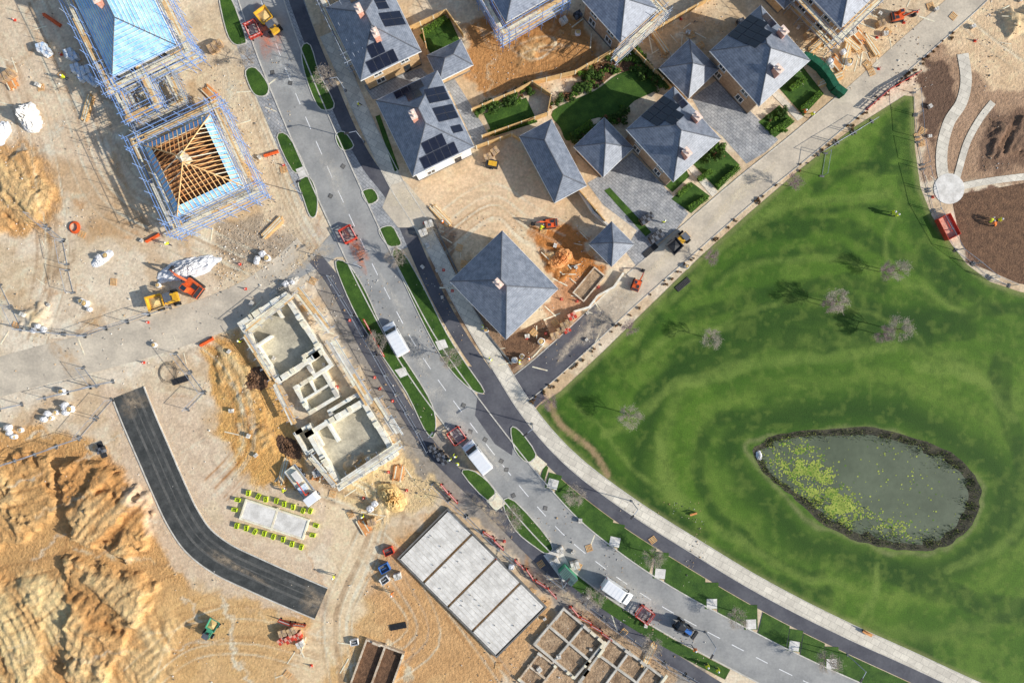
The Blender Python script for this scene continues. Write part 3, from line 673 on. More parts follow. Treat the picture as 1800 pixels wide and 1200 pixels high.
house(1090,8,42,88,100,'unfinished slate roofed house with scaffolding around it',wall='brick_brown',roof='slate_new',ch=[(0,1)])
house(905,-34,30,100,112,'part tiled house wrapped in pale scaffolding',wall='brick_brown',roof='slate_new',ch=[(0,0)])
house(1480,-24,44,104,104,'slate roofed house beside stacked timber and materials',wall='brick_brown',roof='slate_new',ch=[(0,0)])
house(1380,-34,44,70,70,'small slate roofed garage at the estate edge',eh=2.8,garage=True,cat='garage',name='garage')
hm=house(212,22,26,126,190,'house with pale blue roofing membrane and timber battens',wall='blockwork',roof='membrane',ch=[(-.9,0.3)])
m=M();A,B,eh,rise=hm[1:]
for s in(-1,1):
    for i in range(1,12):
        t=i/12
        m.tube((s*A/2*(1-t),-B/2+A/2*t,eh+rise*t+.05),(s*A/2*(1-t),B/2-A/2*t,eh+rise*t+.05),.035,'timber_pale',n=4)
        m.tube((-A/2*(1-t),s*(B/2-A/2*t),eh+rise*t+.05),(A/2*(1-t),s*(B/2-A/2*t),eh+rise*t+.05),.035,'timber_pale',n=4)
ob('roof_batten',m.mesh('roof_batten'),hm[0])
def rafter_house():
    cx,cy,a,A,B,eh=340,291,25,128,138,5.2
    k=(1-eh/H)/S;A*=k;B*=k;rt=ob('house',None);p=W(cx,cy,eh);rt.location=(p.x,p.y,0);rt.rotation_euler=(0,0,rad(a));tag(rt,'house with bare timber rafters framed by blue membrane','house')
    rise=A/2*.68;r=(B-A)/2;m=M();wa,wb=A-.9,B-.9
    for s in(-1,1):
        m.box((s*(wa/2-.15),0,eh/2),(.3,wb,eh),'blockwork');m.box((0,s*(wb/2-.15),eh/2),(wa-.6,.3,eh),'blockwork')
    ob('wall',m.mesh('wall'),rt)
    m=M();m.box((0,0,eh-.45),(wa-.62,wb-.62,.1),'soil');ob('ceiling_deck',m.mesh('deck'),rt)
    m=M();hip(m,A,B,eh,rise,'membrane',.2);ob('roof',m.mesh('roof'),rt)
    m=M()
    def raf(a_,b_,w=.06,mt='timber'):m.tube(a_,b_,w,mt,n=4)
    n=int(B/.6)
    for i in range(n+1):
        y=-B/2+i*B/n;t=min(1,(B/2-abs(y))/(A/2))
        for s in(-1,1):raf((s*A/2,y,eh+.03),(s*A/2*(1-t),y,eh+rise*t),.065,R.choice(['timber','timber_orange','timber_pale']))
    n=int(A/.6)
    for i in range(n+1):
        x=-A/2+i*A/n;t=1-abs(x)*2/A
        for s in(-1,1):raf((x,s*B/2,eh+.03),(x,s*(B/2-A/2*t),eh+rise*t),.065,R.choice(['timber','timber_orange']))
    ob('rafter',m.mesh('rafter'),rt)
    m=M()
    for sx in(-1,1):
        for sy in(-1,1):raf((sx*A/2,sy*B/2,eh),(0,sy*r,eh+rise),.09,'timber')
    raf((0,-r,eh+rise),(0,r,eh+rise),.1,'timber_pale');ob('hip_beam',m.mesh('hip_beam'),rt)
    m=M()
    for i in range(14):
        y=-wb/2+.5+i*(wb-1)/13;m.box((0,y,eh-.2),(wa-.7,.09,.22),'timber_orange')
    ob('ceiling_joist',m.mesh('joist'),rt)
    m=M();m.box((.1,.3,eh+rise*.75),(1.2,1.4,1.2),'timber_pale',rz=.3);ob('chimney_frame',m.mesh('chimney_frame'),rt)
rafter_house()
def scaffold(cx,cy,a,A,B,eh,top,label,mt='tube_blue',gap=.35,wd=1.3,step=2.,lv=None,sides='EWNS',tr=.045):
    k=(1-eh/H)/S;A=A*k+gap*2;B=B*k+gap*2;rt=ob('scaffolding',None);p=W(cx,cy,eh);rt.location=(p.x,p.y,0);rt.rotation_euler=(0,0,rad(a));tag(rt,label,'scaffolding')
    lv=lv or [2.2,4.3];G=frame4(A,B)
    for f in sides:
        o_,u,vh,Ln=G[f];nn=-vh;L2=Ln/2+wd
        n=max(2,int(2*L2/step));m=M();d=M()
        for i in range(n+1):
            s=-L2+i*2*L2/n
            for off_ in(0,wd):
                q=o_+u*s+nn*off_;jt=R.uniform(-.3,.6);m.tube((q.x,q.y,0),(q.x,q.y,top+jt),tr,mt if R.random()<.7 else 'tube_steel',n=4)
            for z in lv:
                q=o_+u*s-nn*.2;w=o_+u*s+nn*(wd+.4);m.tube((q.x,q.y,z-.08),(w.x,w.y,z-.08),tr,'tube_steel',n=4)
        for z in lv+[lv[-1]+1.,lv[0]+1]:
            for off_ in(0,wd):
                e0=o_+u*(-L2-.4)+nn*off_;e1=o_+u*(L2+.4)+nn*off_;m.tube((e0.x,e0.y,z),(e1.x,e1.y,z),tr,mt,n=4)
        for z in lv:
            for j in range(5):
                if R.random()<.12:continue
                mid=o_+nn*(.14+j*(wd-.2)/5);rz=math.atan2(u.y,u.x);k_=-L2
                while k_<L2-.8:
                    l=min(R.uniform(2.4,3.9),L2-k_);c0=mid+u*(k_+l/2)
                    if R.random()<.88:d.box((c0.x,c0.y,z+.02+j*.003+R.uniform(0,.02)),(l-.06,.21,.04),R.choice(['timber_pale','timber','timber_pale','concrete']),rz=rz)
                    k_+=l
        ob('tube_frame',m.mesh('tube_frame'),rt);ob('deck_board',d.mesh('deck_board'),rt)
scaffold(340,291,25,128,138,5.2,6.4,'blue tube scaffolding wrapped around the rafter roof house',wd=1.6,lv=[2.2,3.4,4.6])
scaffold(212,22,26,126,190,5.2,6.4,'blue tube scaffolding beside the membrane roofed house',wd=1.5,lv=[2.2,3.4,4.6])
scaffold(905,-34,30,100,112,5.2,6.2,'blue scaffolding around the part tiled house',wd=1.1)
scaffold(1090,8,42,88,100,5.2,5.8,'steel scaffolding around unfinished slate house','tube_steel',wd=.9,sides='ES',lv=[2.4,4.4])
scaffold(1480,-24,44,104,104,5.2,5.8,'steel scaffolding with boards beside material store','tube_steel',wd=.9,sides='WS')
scaffold(600,30,26,10,110,5.2,6.4,'tube scaffolding tower beside slate house','tube_steel')
scaffold(272,172,26,60,36,2.6,4.,'low steel scaffold deck between two unfinished houses','tube_steel',lv=[1.6,2.8])
scaffold(242,158,26,30,70,2.6,5.,'blue scaffold loading bay between two unfinished houses',lv=[2.2,4.1])
# ---------------- foundations
def foundation(cx,cy,a,A,B,h,label,wall='blockwork',floor='slab_grey',t=.35,parts=[],name='foundation',fz=.12,strips=None,clut=0,skip=''):
    A/=S;B/=S;rt=ob(name,None);p=W(cx,cy);rt.location=(p.x,p.y,0);rt.rotation_euler=(0,0,rad(a));tag(rt,label,'foundation')
    m=M()
    if 'W' not in skip:m.box((-A/2+t/2,0,h/2),(t,B,h),wall)
    if 'E' not in skip:m.box((A/2-t/2,0,h/2),(t,B,h),wall)
    for s in(-1,1):m.box((0,s*(B/2-t/2),h/2),(A-2*t,t,h-.01),wall)
    for i in range(clut):
        s=R.choice((-1,1))
        if R.random()<.5:m.box((s*(A/2-t/2),R.uniform(-.48,.48)*B,h+.1),(t+.1,R.uniform(.4,1.5),.2),R.choice([wall,'timber_pale','concrete']))
        else:m.box((R.uniform(-.45,.45)*A,s*(B/2-t/2),h+.1),(R.uniform(.4,1.5),t+.1,.21),R.choice([wall,'timber_pale']))
    ob('wall',m.mesh('wall'),rt)
    for x0,y0,x1,y1 in parts:
        x0*=A;x1*=A;y0*=B;y1*=B;m=M();m.box(((x0+x1)/2,(y0+y1)/2,h/2-.02-.003*len(rt.children)),(abs(x1-x0)+.3,abs(y1-y0)+.3,h-.04-.006*len(rt.children)),wall);ob('partition_wall',m.mesh('partition'),rt)
    m=M()
    if strips:
        for i in range(strips):
            y=-B/2+t+(i+.5)*(B-2*t)/strips;bl=(B-2*t)/strips
            m.box((0,y,fz/2),(A-2*t-.1,bl-.4,fz),floor)
            for j in range(15):
                x=-A/2+t+.3+j*(A-2*t-.6)/14;m.box((x,y,fz+.01),(.05,bl-.46,.02),'concrete')
            for j in range(5):m.box((R.uniform(-.42,.42)*A,y+R.uniform(-.35,.35)*bl,fz+.09),(.09,.09,.18),'concrete_dark')
    else:m.box((0,0,fz/2),(A-2*t-.02,B-2*t-.02,fz),floor)
    ob('floor_slab',m.mesh('floor'),rt);return rt,A,B
foundation(500,594,33,100,126,1.5,'roofless pale block walls of a new house with slab floor',parts=[(-.5,.1,-.15,.1),(0.2,.5,.2,.25)],clut=16,t=.7)
foundation(562,634,33,40,44,1.35,'small projecting block walled bay of a new house',clut=4,t=.5)
foundation(560,688,31,62,56,1.2,'low pale block walls linking two parts of a new house',parts=[(-.5,0,.5,0),(0,0,0,.5)],clut=6,t=.5)
foundation(622,778,31,118,116,1.5,'roofless pale block walls of a new house beside the verge',parts=[(-.15,.15,-.15,.5),(.1,-.5,.1,-.3)],clut=16,t=.7)
foundation(614,714,31,66,26,1.35,'small projecting block walled bay with slab floor',clut=3,t=.5)
foundation(546,770,31,34,46,1.3,'narrow projecting block walled bay beside boards',clut=3,t=.5)
foundation(830,1022,45,125,246,.55,'beam and block ground floor slab in four pale panels',wall='concrete_dark',floor='concrete_pale',fz=.5,strips=4,t=.22)
foundation(484,911,-18,118,38,.5,'small pale concrete slab in two halves ringed by yellow crates',wall='timber_pale',floor='concrete_pale',fz=.42,parts=[(0,-.5,0,.5)],t=.25)
foundation(664,1172,-20,72,86,.6,'block foundation pit of a garage',wall='rubble',floor='soil',parts=[(0,-.5,0,.5)],t=.25,clut=4)
foundation(1000,1128,-40,96,84,.5,'pale block foundation strips with muddy bays beside the footway',wall='concrete',floor='mud',parts=[(-.5,0,.5,0),(0,-.5,0,.5)],t=.3,clut=10,fz=.1)
foundation(1092,1192,-36,120,96,.5,'pale block foundation grid with rubble filled bays',wall='concrete',floor='mud',parts=[(-.5,.12,.5,.12),(-.15,-.5,-.15,.5),(.2,-.5,.2,.5)],t=.3,clut=12,fz=.1)
foundation(945,1180,52,60,40,.4,'low block foundation strips half filled with clay',wall='rubble',floor='mud',parts=[(0,-.5,0,.5)],t=.25,clut=6)
foundation(1035,500,50,60,26,.4,'narrow muddy footing trench near a garage',wall='rubble',floor='mud',t=.2)
def walkway(x0,y0,x1,y1,w,label,z=1.75,n=4):
    a=W(x0,y0,z);b=W(x1,y1,z);d=(b-a);L=d.length;rt=ob('scaffolding',None);rt.location=((a.x+b.x)/2,(a.y+b.y)/2,0);rt.rotation_euler=(0,0,math.atan2(d.y,d.x));tag(rt,label,'scaffolding')
    m=M()
    for j in range(n):
        k=-L/2+R.uniform(-.4,.3)
        while k<L/2-1:
            l=min(R.uniform(2.6,3.9),L/2-k+R.uniform(0,.4));m.box((k+l/2,(j-(n-1)/2)*w/n,z+.02+R.uniform(0,.04)),(l-.05,w/n*.9,.045),R.choice(['timber_pale','timber_pale','timber','blockwork','concrete']),rz=R.uniform(-.012,.012));k+=l
    ob('deck_board',m.mesh('deck_board'),rt);m=M();k=-L/2
    while k<=L/2:
        for s in(-1,1):m.tube((k,s*w/2,0),(k,s*w/2,z+R.uniform(.2,1.2)),.04,'tube_steel',n=4)
        m.tube((k,-w/2-.5,z-.06),(k,w/2+.5,z-.06),.04,'tube_steel',n=4);k+=1.8
    m.tube((-L/2,w/2,z+.9),(L/2,w/2,z+.9),.04,'tube_steel',n=4)
    ob('tube_frame',m.mesh('tube_frame'),rt)
for a in [(524,510,578,580,1.3),(582,598,650,708,1.5),(662,702,704,768,1.3),(704,780,596,852,1.1),(546,802,588,852,.9),(436,580,512,520,1.),(432,590,480,666,.9),(484,678,516,742,.9)]:walkway(*a,'pale scaffold boards running along new block walls')
# ---------------- kits
def wheel(m,x,y,r,w):
    m.tube((x,y-w/2,r),(x,y+w/2,r),r,'rubber',n=14);m.tube((x,y-w/2-.01,r),(x,y+w/2+.01,r),r*.5,'tube_steel',n=10)
def wheels(L,W_,r,w):
    out=[]
    for x in L:
        for s in(-1,1):
            m=M();wheel(m,x,s*W_,r,w);out.append(('wheel',m.mesh('wheel'),None))
    return out
m=M();m.extr([(-2.75,.45),(-2.78,2.25),(-2.65,2.45),(.95,2.45),(1.2,2.38),(1.9,1.5),(2.7,1.25),(2.85,1.0),(2.88,.45)],-1.02,1.02,'van_white')
body=m.mesh('body',.1)
m=M()
for i in range(5):m.box((-2.2+i*.7,0,2.46),(.05,1.6,.03),'van_white')
ribs=m.mesh('rib')
m=M();m.add([(1.25,-.86,2.33),(1.25,.86,2.33),(1.9,.94,1.53),(1.9,-.94,1.53)],[(0,1,2,3)],'glass');m.box((2.35,0,1.375),(.02,1.5,.02),'dark_steel');ws=m.mesh('w')
sw=[]
for s in(-1,1):
    m=M();m.extr([(.35,1.5),(.35,2.15),(1.15,2.15),(1.7,1.5)],s*1.02,s*1.035,'glass');sw.append(('side_window',m.mesh('sw'),None))
    m=M();m.box((1.55,s*1.17,1.6),(.14,.24,.34),'dark_steel');sw.append(('mirror',m.mesh('mi'),None))
    m=M();m.box((2.84,s*.78,.95),(.1,.34,.22),'glass');sw.append(('headlight',m.mesh('hl'),None))
    m=M();m.box((-2.79,s*.9,1.4),(.04,.14,.6),'red_plastic');sw.append(('tail_light',m.mesh('tl'),None))
kit('van',[('body',body,None),('windscreen',ws,None),('roof_rib',ribs,None)]+sw+wheels((-1.7,1.8),.9,.36,.24))
def exc(col):
    P=[]
    for s in(-1,1):
        m=M();m.extr([(-1.5,.35),(-1.3,.05),(1.3,.05),(1.55,.35),(1.3,.7),(-1.3,.7)],s*.95-.25,s*.95+.25,'dark_steel');P.append(('track',m.mesh('t',.04),None))
    m=M();m.box((-.3,0,1.15),(2.6,2.,.8),col);m.extr([(-1.9,.85),(-1.9,1.6),(-1.2,1.75),(-1.2,.85)],-1.,1.,'dark_steel');m.box((-.6,-.4,1.58),(1.1,.9,.1),'dark_steel');m.box((0,0,.7),(1.4,1.2,.2),'dark_steel');P.append(('body',m.mesh('b',.07),None))
    m=M();m.extr([(-.3,1.5),(-.25,2.6),(.8,2.6),(1.1,1.5)],.1,1.,col);P.append(('cab',m.mesh('c',.05),None))
    m=M();m.extr([(-.15,1.7),(-.12,2.45),(.72,2.45),(1.,1.7)],1.005,1.02,'glass');m.box((.25,.55,2.61),(.8,.65,.03),'glass');P.append(('cab_window',m.mesh('cw'),None))
    m=M();m.extr([(.7,1.1),(.9,1.5),(2.4,3.),(3.4,2.9),(3.3,2.65),(2.5,2.6),(1.2,1.1)],-.52,-.24,col);P.append(('boom',m.mesh('bo',.03),None))
    m=M();m.extr([(3.1,2.95),(3.5,2.95),(4.3,1.1),(4.05,1.)],-.48,-.27,'dark_steel');m.tube((2.4,-.38,3.1),(3.3,-.38,3.15),.07,'tube_steel');P.append(('arm',m.mesh('ar',.02),None))
    m=M();m.extr([(4.,1.1),(4.4,1.05),(4.5,.5),(4.1,.1),(3.6,.2),(3.9,.5)],-.8,.05,'dark_steel');P.append(('bucket',m.mesh('bu',.03),None))
    return P
kit('excavator',exc('orange'))
def dumper(col,hop=None,load='sand'):
    P=[];hop=hop or col
    m=M();m.box((-.9,0,.95),(2.,1.3,.6),col);m.box((.8,0,.7),(1.6,.8,.35),'dark_steel');P.append(('chassis',m.mesh('c',.05),None))
    m=M();o_=[(.1,-1.05,1.7),(2.5,-1.15,1.75),(2.5,1.15,1.75),(.1,1.05,1.7)];i_=[(.25,-.9,1.7),(2.3,-1.,1.72),(2.3,1.,1.72),(.25,.9,1.7)];b_=[(.4,-.7,.85),(2.,-.7,.85),(2.,.7,.85),(.4,.7,.85)];f_=[(x,y,z+.15) for x,y,z in b_]
    m.add(o_+i_+b_+f_,[(0,1,5,4),(1,2,6,5),(2,3,7,6),(3,0,4,7),(0,8,9,1),(1,9,10,2),(2,10,11,3),(3,11,8,0),(4,5,13,12),(5,6,14,13),(6,7,15,14),(7,4,12,15),(8,11,10,9)],hop)
    m.add([(x,y,z-.35) for x,y,z in [(.3,-.85,1.7),(2.2,-.9,1.7),(2.2,.9,1.7),(.3,.85,1.7)]]+[(1.2,0,1.75)],[(0,1,4),(1,2,4),(2,3,4),(3,0,4)],load);P.append(('hopper',m.mesh('h'),None))
    m=M()
    for s in(-1,1):m.tube((-.5,s*.6,1.2),(-.55,s*.6,2.5),.05,'dark_steel');m.tube((-1.4,s*.6,1.2),(-1.35,s*.6,2.5),.05,'dark_steel')
    m.box((-.95,0,2.52),(1.,1.3,.07),'slate_ridge');P.append(('canopy',m.mesh('k'),None))
    m=M();m.box((-.9,0,1.35),(.5,.55,.15),'dark_steel');m.box((-1.15,0,1.65),(.12,.55,.5),'dark_steel');P.append(('seat',m.mesh('s',.03),None))
    return P+wheels((-1.3,1.2),.95,.5,.4)
kit('dumper',dumper('yellow'));kit('dumper_dark',dumper('yellow','dark_steel','dark_steel'));kit('dumper_green',dumper('green_paint','green_paint'))
m=M();m.box((-.2,0,1.1),(2.4,1.,.6),'dark_steel');m.box((1.1,0,1.15),(1.4,.8,.7),'blue_paint');tb=m.mesh('b',.06)
m=M();m.box((-.7,0,2.),(1.3,1.3,1.3),'glass',tp=.85);m.box((-.7,0,2.68),(1.25,1.25,.08),'dark_steel');tc=m.mesh('c',.03)
m=M();m.tube((1.6,.6,.8),(2.6,.6,.7),.08,'dark_steel');m.tube((1.6,-.6,.8),(2.6,-.6,.7),.08,'dark_steel');m.box((2.7,0,.6),(.5,1.7,.5),'dark_steel');tl=m.mesh('l')
kit('tractor',[('body',tb,None),('cab',tc,None),('loader',tl,None)]+wheels((-.9,),.85,.75,.42)+wheels((1.2,),.8,.5,.3))
m=M();m.box((2.6,0,1.6),(1.7,2.3,2.),'van_white',tp=.94);lc=m.mesh('c',.08)
m=M();m.box((-1.2,0,1.1),(5.8,2.3,.18),'timber_pale');m.box((0,0,.8),(7,.9,.3),'dark_steel')
for s in(-1,1):m.box((-1.2,s*1.17,1.35),(5.8,.06,.35),'tube_steel')
m.box((-4.1,0,1.35),(.06,2.3,.35),'tube_steel');lb=m.mesh('b')
m=M();m.box((-2,.2,1.5),(2.2,1.1,.6),'concrete_pale');m.box((.2,-.2,1.45),(1.2,1.6,.5),'wrap');ld=m.mesh('l',.04)
m=M();m.box((3.46,0,1.95),(.04,1.9,.7),'glass');lw=m.mesh('w')
m=M();m.tube((1.4,0,1.2),(1.4,0,3.),.16,'red_plastic');m.tube((1.4,0,3.),(-1.4,.2,3.1),.1,'red_plastic');lcr=m.mesh('cr')
kit('lorry',[('cab',lc,None),('flatbed',lb,None),('load',ld,None),('windscreen',lw,None),('crane',lcr,1)]+wheels((-2.8,-1.7,2.5),1.,.48,.3))
m=M()
for z in(.15,.55,.98):m.box((0,0,z),(1.95,.07,.11),'red_plastic')
for x in(-.93,-.3,.3,.93):m.box((x,0,.56),(.1,.06,.95),'red_plastic')
m.box((-.7,0,.04),(.2,.5,.08),'rubber');m.box((.7,0,.04),(.2,.5,.08),'rubber');m.box((0,.05,.78),(1.6,.02,.2),'bag_white')
kit('safety_barrier',[('safety_barrier',m.mesh('barrier'),None)])
m=M()
for x in(-1.7,1.7):m.tube((x,0,0),(x,0,2.),.04,'tube_steel',n=5)
for z in(.1,1.98):m.tube((-1.7,0,z),(1.7,0,z),.03,'tube_steel',n=5)
for i in range(16):m.tube((-1.6+i*.213,0,.1),(-1.6+i*.213,0,1.98),.006,'tube_steel',n=3)
for x in(-1.7,1.7):m.box((x,0,.07),(.25,.65,.14),'concrete_dark')
kit('mesh_fence',[('mesh_fence_panel',m.mesh('f'),None)])
m=M();m.box((0,0,.03),(.4,.4,.06),'red_plastic');m.tube((0,0,.06),(0,0,.4),.15,'red_plastic',.09,8);m.tube((0,0,.4),(0,0,.55),.09,'bag_white',.07,8);m.tube((0,0,.55),(0,0,.72),.07,'red_plastic',.03,8)
kit('traffic_cone',[('traffic_cone',m.mesh('cone'),None)])
def bag(load,sd):
    rr=random.Random(sd);m=M();n=12;rings=[(0,.42),(.25,.52),(.6,.5),(.85,.43),(.92,.4)];vs=[]
    for z,r in rings:
        for i in range(n):
            t=6.283*i/n;q=r/max(abs(math.cos(t)),abs(math.sin(t)))**.7*(1+rr.uniform(-.07,.07));vs.append((q*math.cos(t),q*math.sin(t),z+rr.uniform(-.04,.04)))
    m.add(vs,[(k*n+i,k*n+(i+1)%n,(k+1)*n+(i+1)%n,(k+1)*n+i) for k in range(4) for i in range(n)]+[tuple(range(n))[::-1]],'bag_white')
    m.add([(v[0]*.97,v[1]*.97,.8) for v in vs[-n:]]+[(0,0,.95)],[(i,(i+1)%n,n) for i in range(n)],load)
    for sx,sy in((1,1),(1,-1),(-1,1),(-1,-1)):m.tube((sx*.38,sy*.38,.85),(sx*.3,sy*.3,1.1),.03,'bag_white',n=4)
    return [('bulk_bag',m.mesh('bag',-1),None)]
kit('bulk_bag',bag('sand',1));kit('bulk_bag_white',bag('bag_white',2))
def pack(mt,mt2,l=1.2,w=1.,h=.9,strap='dark_steel'):
    m=M()
    for x in(-.5,0,.5):m.box((0,x*w*.8,.06),(l,.1,.1),'timber')
    m.box((0,0,.14),(l,w,.04),'timber')
    n=3
    for i in range(n):
        for j in range(2):m.box(((i-(n-1)/2)*l/n,(j-.5)*w/2,.17+h/2),(l/n*.95,w/2*.96,h-R.uniform(0,.08)),mt if (i+j)%2 else mt2)
    m.box((0,0,.17+h/2),(.04,w+.02,h+.02),strap)
    return [('pallet_pack',m.mesh('pack'),None)]
kit('brick_pack',pack('brick_tan','brick_brown'));kit('red_pack',pack('chimney','red_plastic'));kit('block_pack',pack('concrete_pale','concrete'));kit('wrap_pack',pack('wrap','bag_white',1.2,1.1,1.));kit('dark_pack',pack('dark_steel','slate_ridge'))
def stackk(mt,l,n,w=.16):
    m=M();q=random.Random(n)
    for k in range(3):
        for i in range(n-k):m.box((q.uniform(-.25,.25),(i-(n-k-1)/2)*w*1.1,.06+k*.11),(l*q.uniform(.75,1),w,.1),mt if q.random()<.7 else 'timber_pale',rz=q.uniform(-.03,.03))
    return [('timber_stack',m.mesh('stack'),None)]
kit('timber_stack',stackk('timber',4.2,7));kit('timber_short',stackk('timber_orange',2.4,9))
m=M();m.box((0,0,.03),(2.8,.2,.05),'timber_pale');kit('plank',[('timber_plank',m.mesh('p'),None)])
m=M()
for i in range(5):m.tube((-1.5,(i-2)*.22,.1),(1.5,(i-2)*.22,.1),.1,'dark_steel',n=8)
kit('pipe_bundle',[('pipe_bundle',m.mesh('p'),None)])
m=M()
for i in range(5):m.box((0,(i-2)*.24,.13),(1.2,.12,.02),'timber')
for y in(-.5,0,.5):m.box((y,0,.06),(.1,1.05,.1),'timber_orange')
kit('pallet',[('pallet',m.mesh('p'),None)])
def crate(col,l=.9,w=.6,h=.6,fl='concrete_dark'):
    m=M()
    for s in(-1,1):m.box((s*(l/2-.03),0,h/2),(.06,w,h),col);m.box((0,s*(w/2-.03),h/2),(l-.12,.06,h),col)
    m.box((0,0,h*.35),(l-.12,w-.12,.05),fl);m.box((0,0,h-.02),(l*.5,.08,.05),col);return m.mesh('crate')
kit('lime_crate',[('plastic_crate',crate('lime'),None)]);kit('blue_skip',[('skip',crate('blue_paint',1.8,1.4,1.),None)]);kit('red_skip',[('skip',crate('red_plastic',2.,1.5,1.),None)]);kit('white_skip',[('skip',crate('bag_white',1.6,1.2,.9),None)])
kit('red_container',[('skip',crate('red_plastic',3.4,2.,1.,'chimney'),None)])
m=M();m.box((0,0,1.2),(3,1.6,2.3),'green_paint');m.box((0,0,2.38),(3.05,1.65,.06),'slate_ridge')
for i in range(9):m.box((-1.3+i*.32,0,2.43),(.06,1.6,.03),'green_paint')
m.box((1.51,0,1.1),(.04,.9,2.),'dark_steel');kit('site_hut',[('site_hut',m.mesh('h'),None)])
m=M();m.box((0,0,.025),(.75,.75,.02),'dark_steel');m.box((0,0,.037),(.6,.6,.006),'concrete_dark');kit('manhole_cover',[('manhole_cover',m.mesh('mh'),None)])
m=M();m.tube((0,0,0),(0,0,.08),.2,'concrete_dark',n=8);m.tube((0,0,.05),(0,0,5.2),.07,'tube_steel',.05,8);m.tube((0,0,5.2),(1.1,0,5.35),.045,'tube_steel',n=6);lp=m.mesh('pole')
m=M();m.box((1.3,0,5.36),(.7,.26,.09),'dark_steel');kit('street_lamp',[('pole',lp,None),('lamp_head',m.mesh('lh',.02),None)])
m=M();m.box((0,0,.45),(1.5,.45,.06),'timber_orange');m.box((0,.24,.75),(1.5,.05,.35),'timber_orange')
for x in(-.6,.6):m.box((x,0,.22),(.08,.4,.42),'dark_steel')
kit('park_bench',[('park_bench',m.mesh('bn'),None)])
m=M();m.box((0,0,.5),(1.8,1.1,.8),'dark_steel');m.box((.1,0,.95),(1.3,.8,.1),'yellow');m.tube((-.6,.3,.9),(-.6,.3,1.2),.06,'tube_steel');m.box((-1.15,0,.3),(.6,.1,.08),'dark_steel');kit('generator',[('body',m.mesh('g',.04),None)]+wheels((0,),.6,.28,.16))
def person(pose,jk):
    J={'pel':(0,0,.95),'sp':(0.02,0,1.2),'ch':(.03,0,1.38),'nk':(.04,0,1.5),'hd':(.07,0,1.62),'tp':(.07,0,1.74)}
    if pose=='bend':J={'pel':(0,0,.9),'sp':(.22,0,1.08),'ch':(.4,0,1.15),'nk':(.52,0,1.17),'hd':(.64,0,1.18),'tp':(.74,0,1.2)}
    v=[J[k] for k in('pel','sp','ch','nk','hd','tp')];rr=[.15,.14,.16,.06,.095,.075];e=[(i,i+1) for i in range(5)]
    st=.28 if pose=='walk' else .06
    cx0,_,cz=J['ch']
    for s in(-1,1):
        fx=st*s;b=len(v)
        v+=[(0,s*.1,.88),(fx*.6+.05,s*.12,.5),(fx,s*.12,.09),(fx+.16,s*.13,.05)];rr+=[.1,.07,.05,.04];e+=[(0,b),(b,b+1),(b+1,b+2),(b+2,b+3)]
        b=len(v);hx=-.2*s if pose=='walk' else .18
        v+=[(cx0,s*.2,cz+.02),(cx0+hx*.3,s*.27,cz-.28),(cx0+hx+.1,s*.24,cz-.5),(cx0+hx+.15,s*.23,cz-.6)];rr+=[.075,.05,.035,.03];e+=[(2,b),(b,b+1),(b+1,b+2),(b+2,b+3)]
    me=bpy.data.meshes.new('s');me.from_pydata(v,e,[]);o=ob('tmp',me)
    o.modifiers.new('k','SKIN');sv=me.skin_vertices[0].data
    for i,r_ in enumerate(rr):sv[i].radius=(r_,r_)
    sv[0].use_root=True
    u=o.modifiers.new('u','SUBSURF');u.levels=1
    dg=bpy.context.evaluated_depsgraph_get();bm=bpy.data.meshes.new_from_object(o.evaluated_get(dg));bpy.data.objects.remove(o)
    bm.name='person_body'
    bm.materials.clear()
    for k in('trousers',jk,'skin','rubber'):bm.materials.append(MT[k])
    for p in bm.polygons:
        x,y,z=p.center
        if z<.12:i=3
        elif z<.86 and (abs(y)<.19 ):i=0
        elif (pose!='bend' and z>1.5) or (pose=='bend' and x>.53):i=2
        elif abs(y)>.2 and z<cz-.52:i=2
        else:i=1
        p.material_index=i
    m=M();h=J['hd'];t=J['tp'];d=Vector(t)-Vector(h);d.normalize();p0=Vector(h)+d*.03
    m.tube(p0,p0+d*.015,.15,'helmet',n=10);m.tube(p0+d*.015,p0+d*.1,.125,'helmet',.1,10);m.tube(p0+d*.1,p0+d*.14,.1,'helmet',.04,10)
    return [('body',bm,None),('hard_hat',m.mesh('hat',0,True),None)]
for ps in('stand','walk','bend'):
    kit('p_'+ps+'_y',person(ps,'hivis_yellow'));kit('p_'+ps+'_o',person(ps,'hivis_orange'))
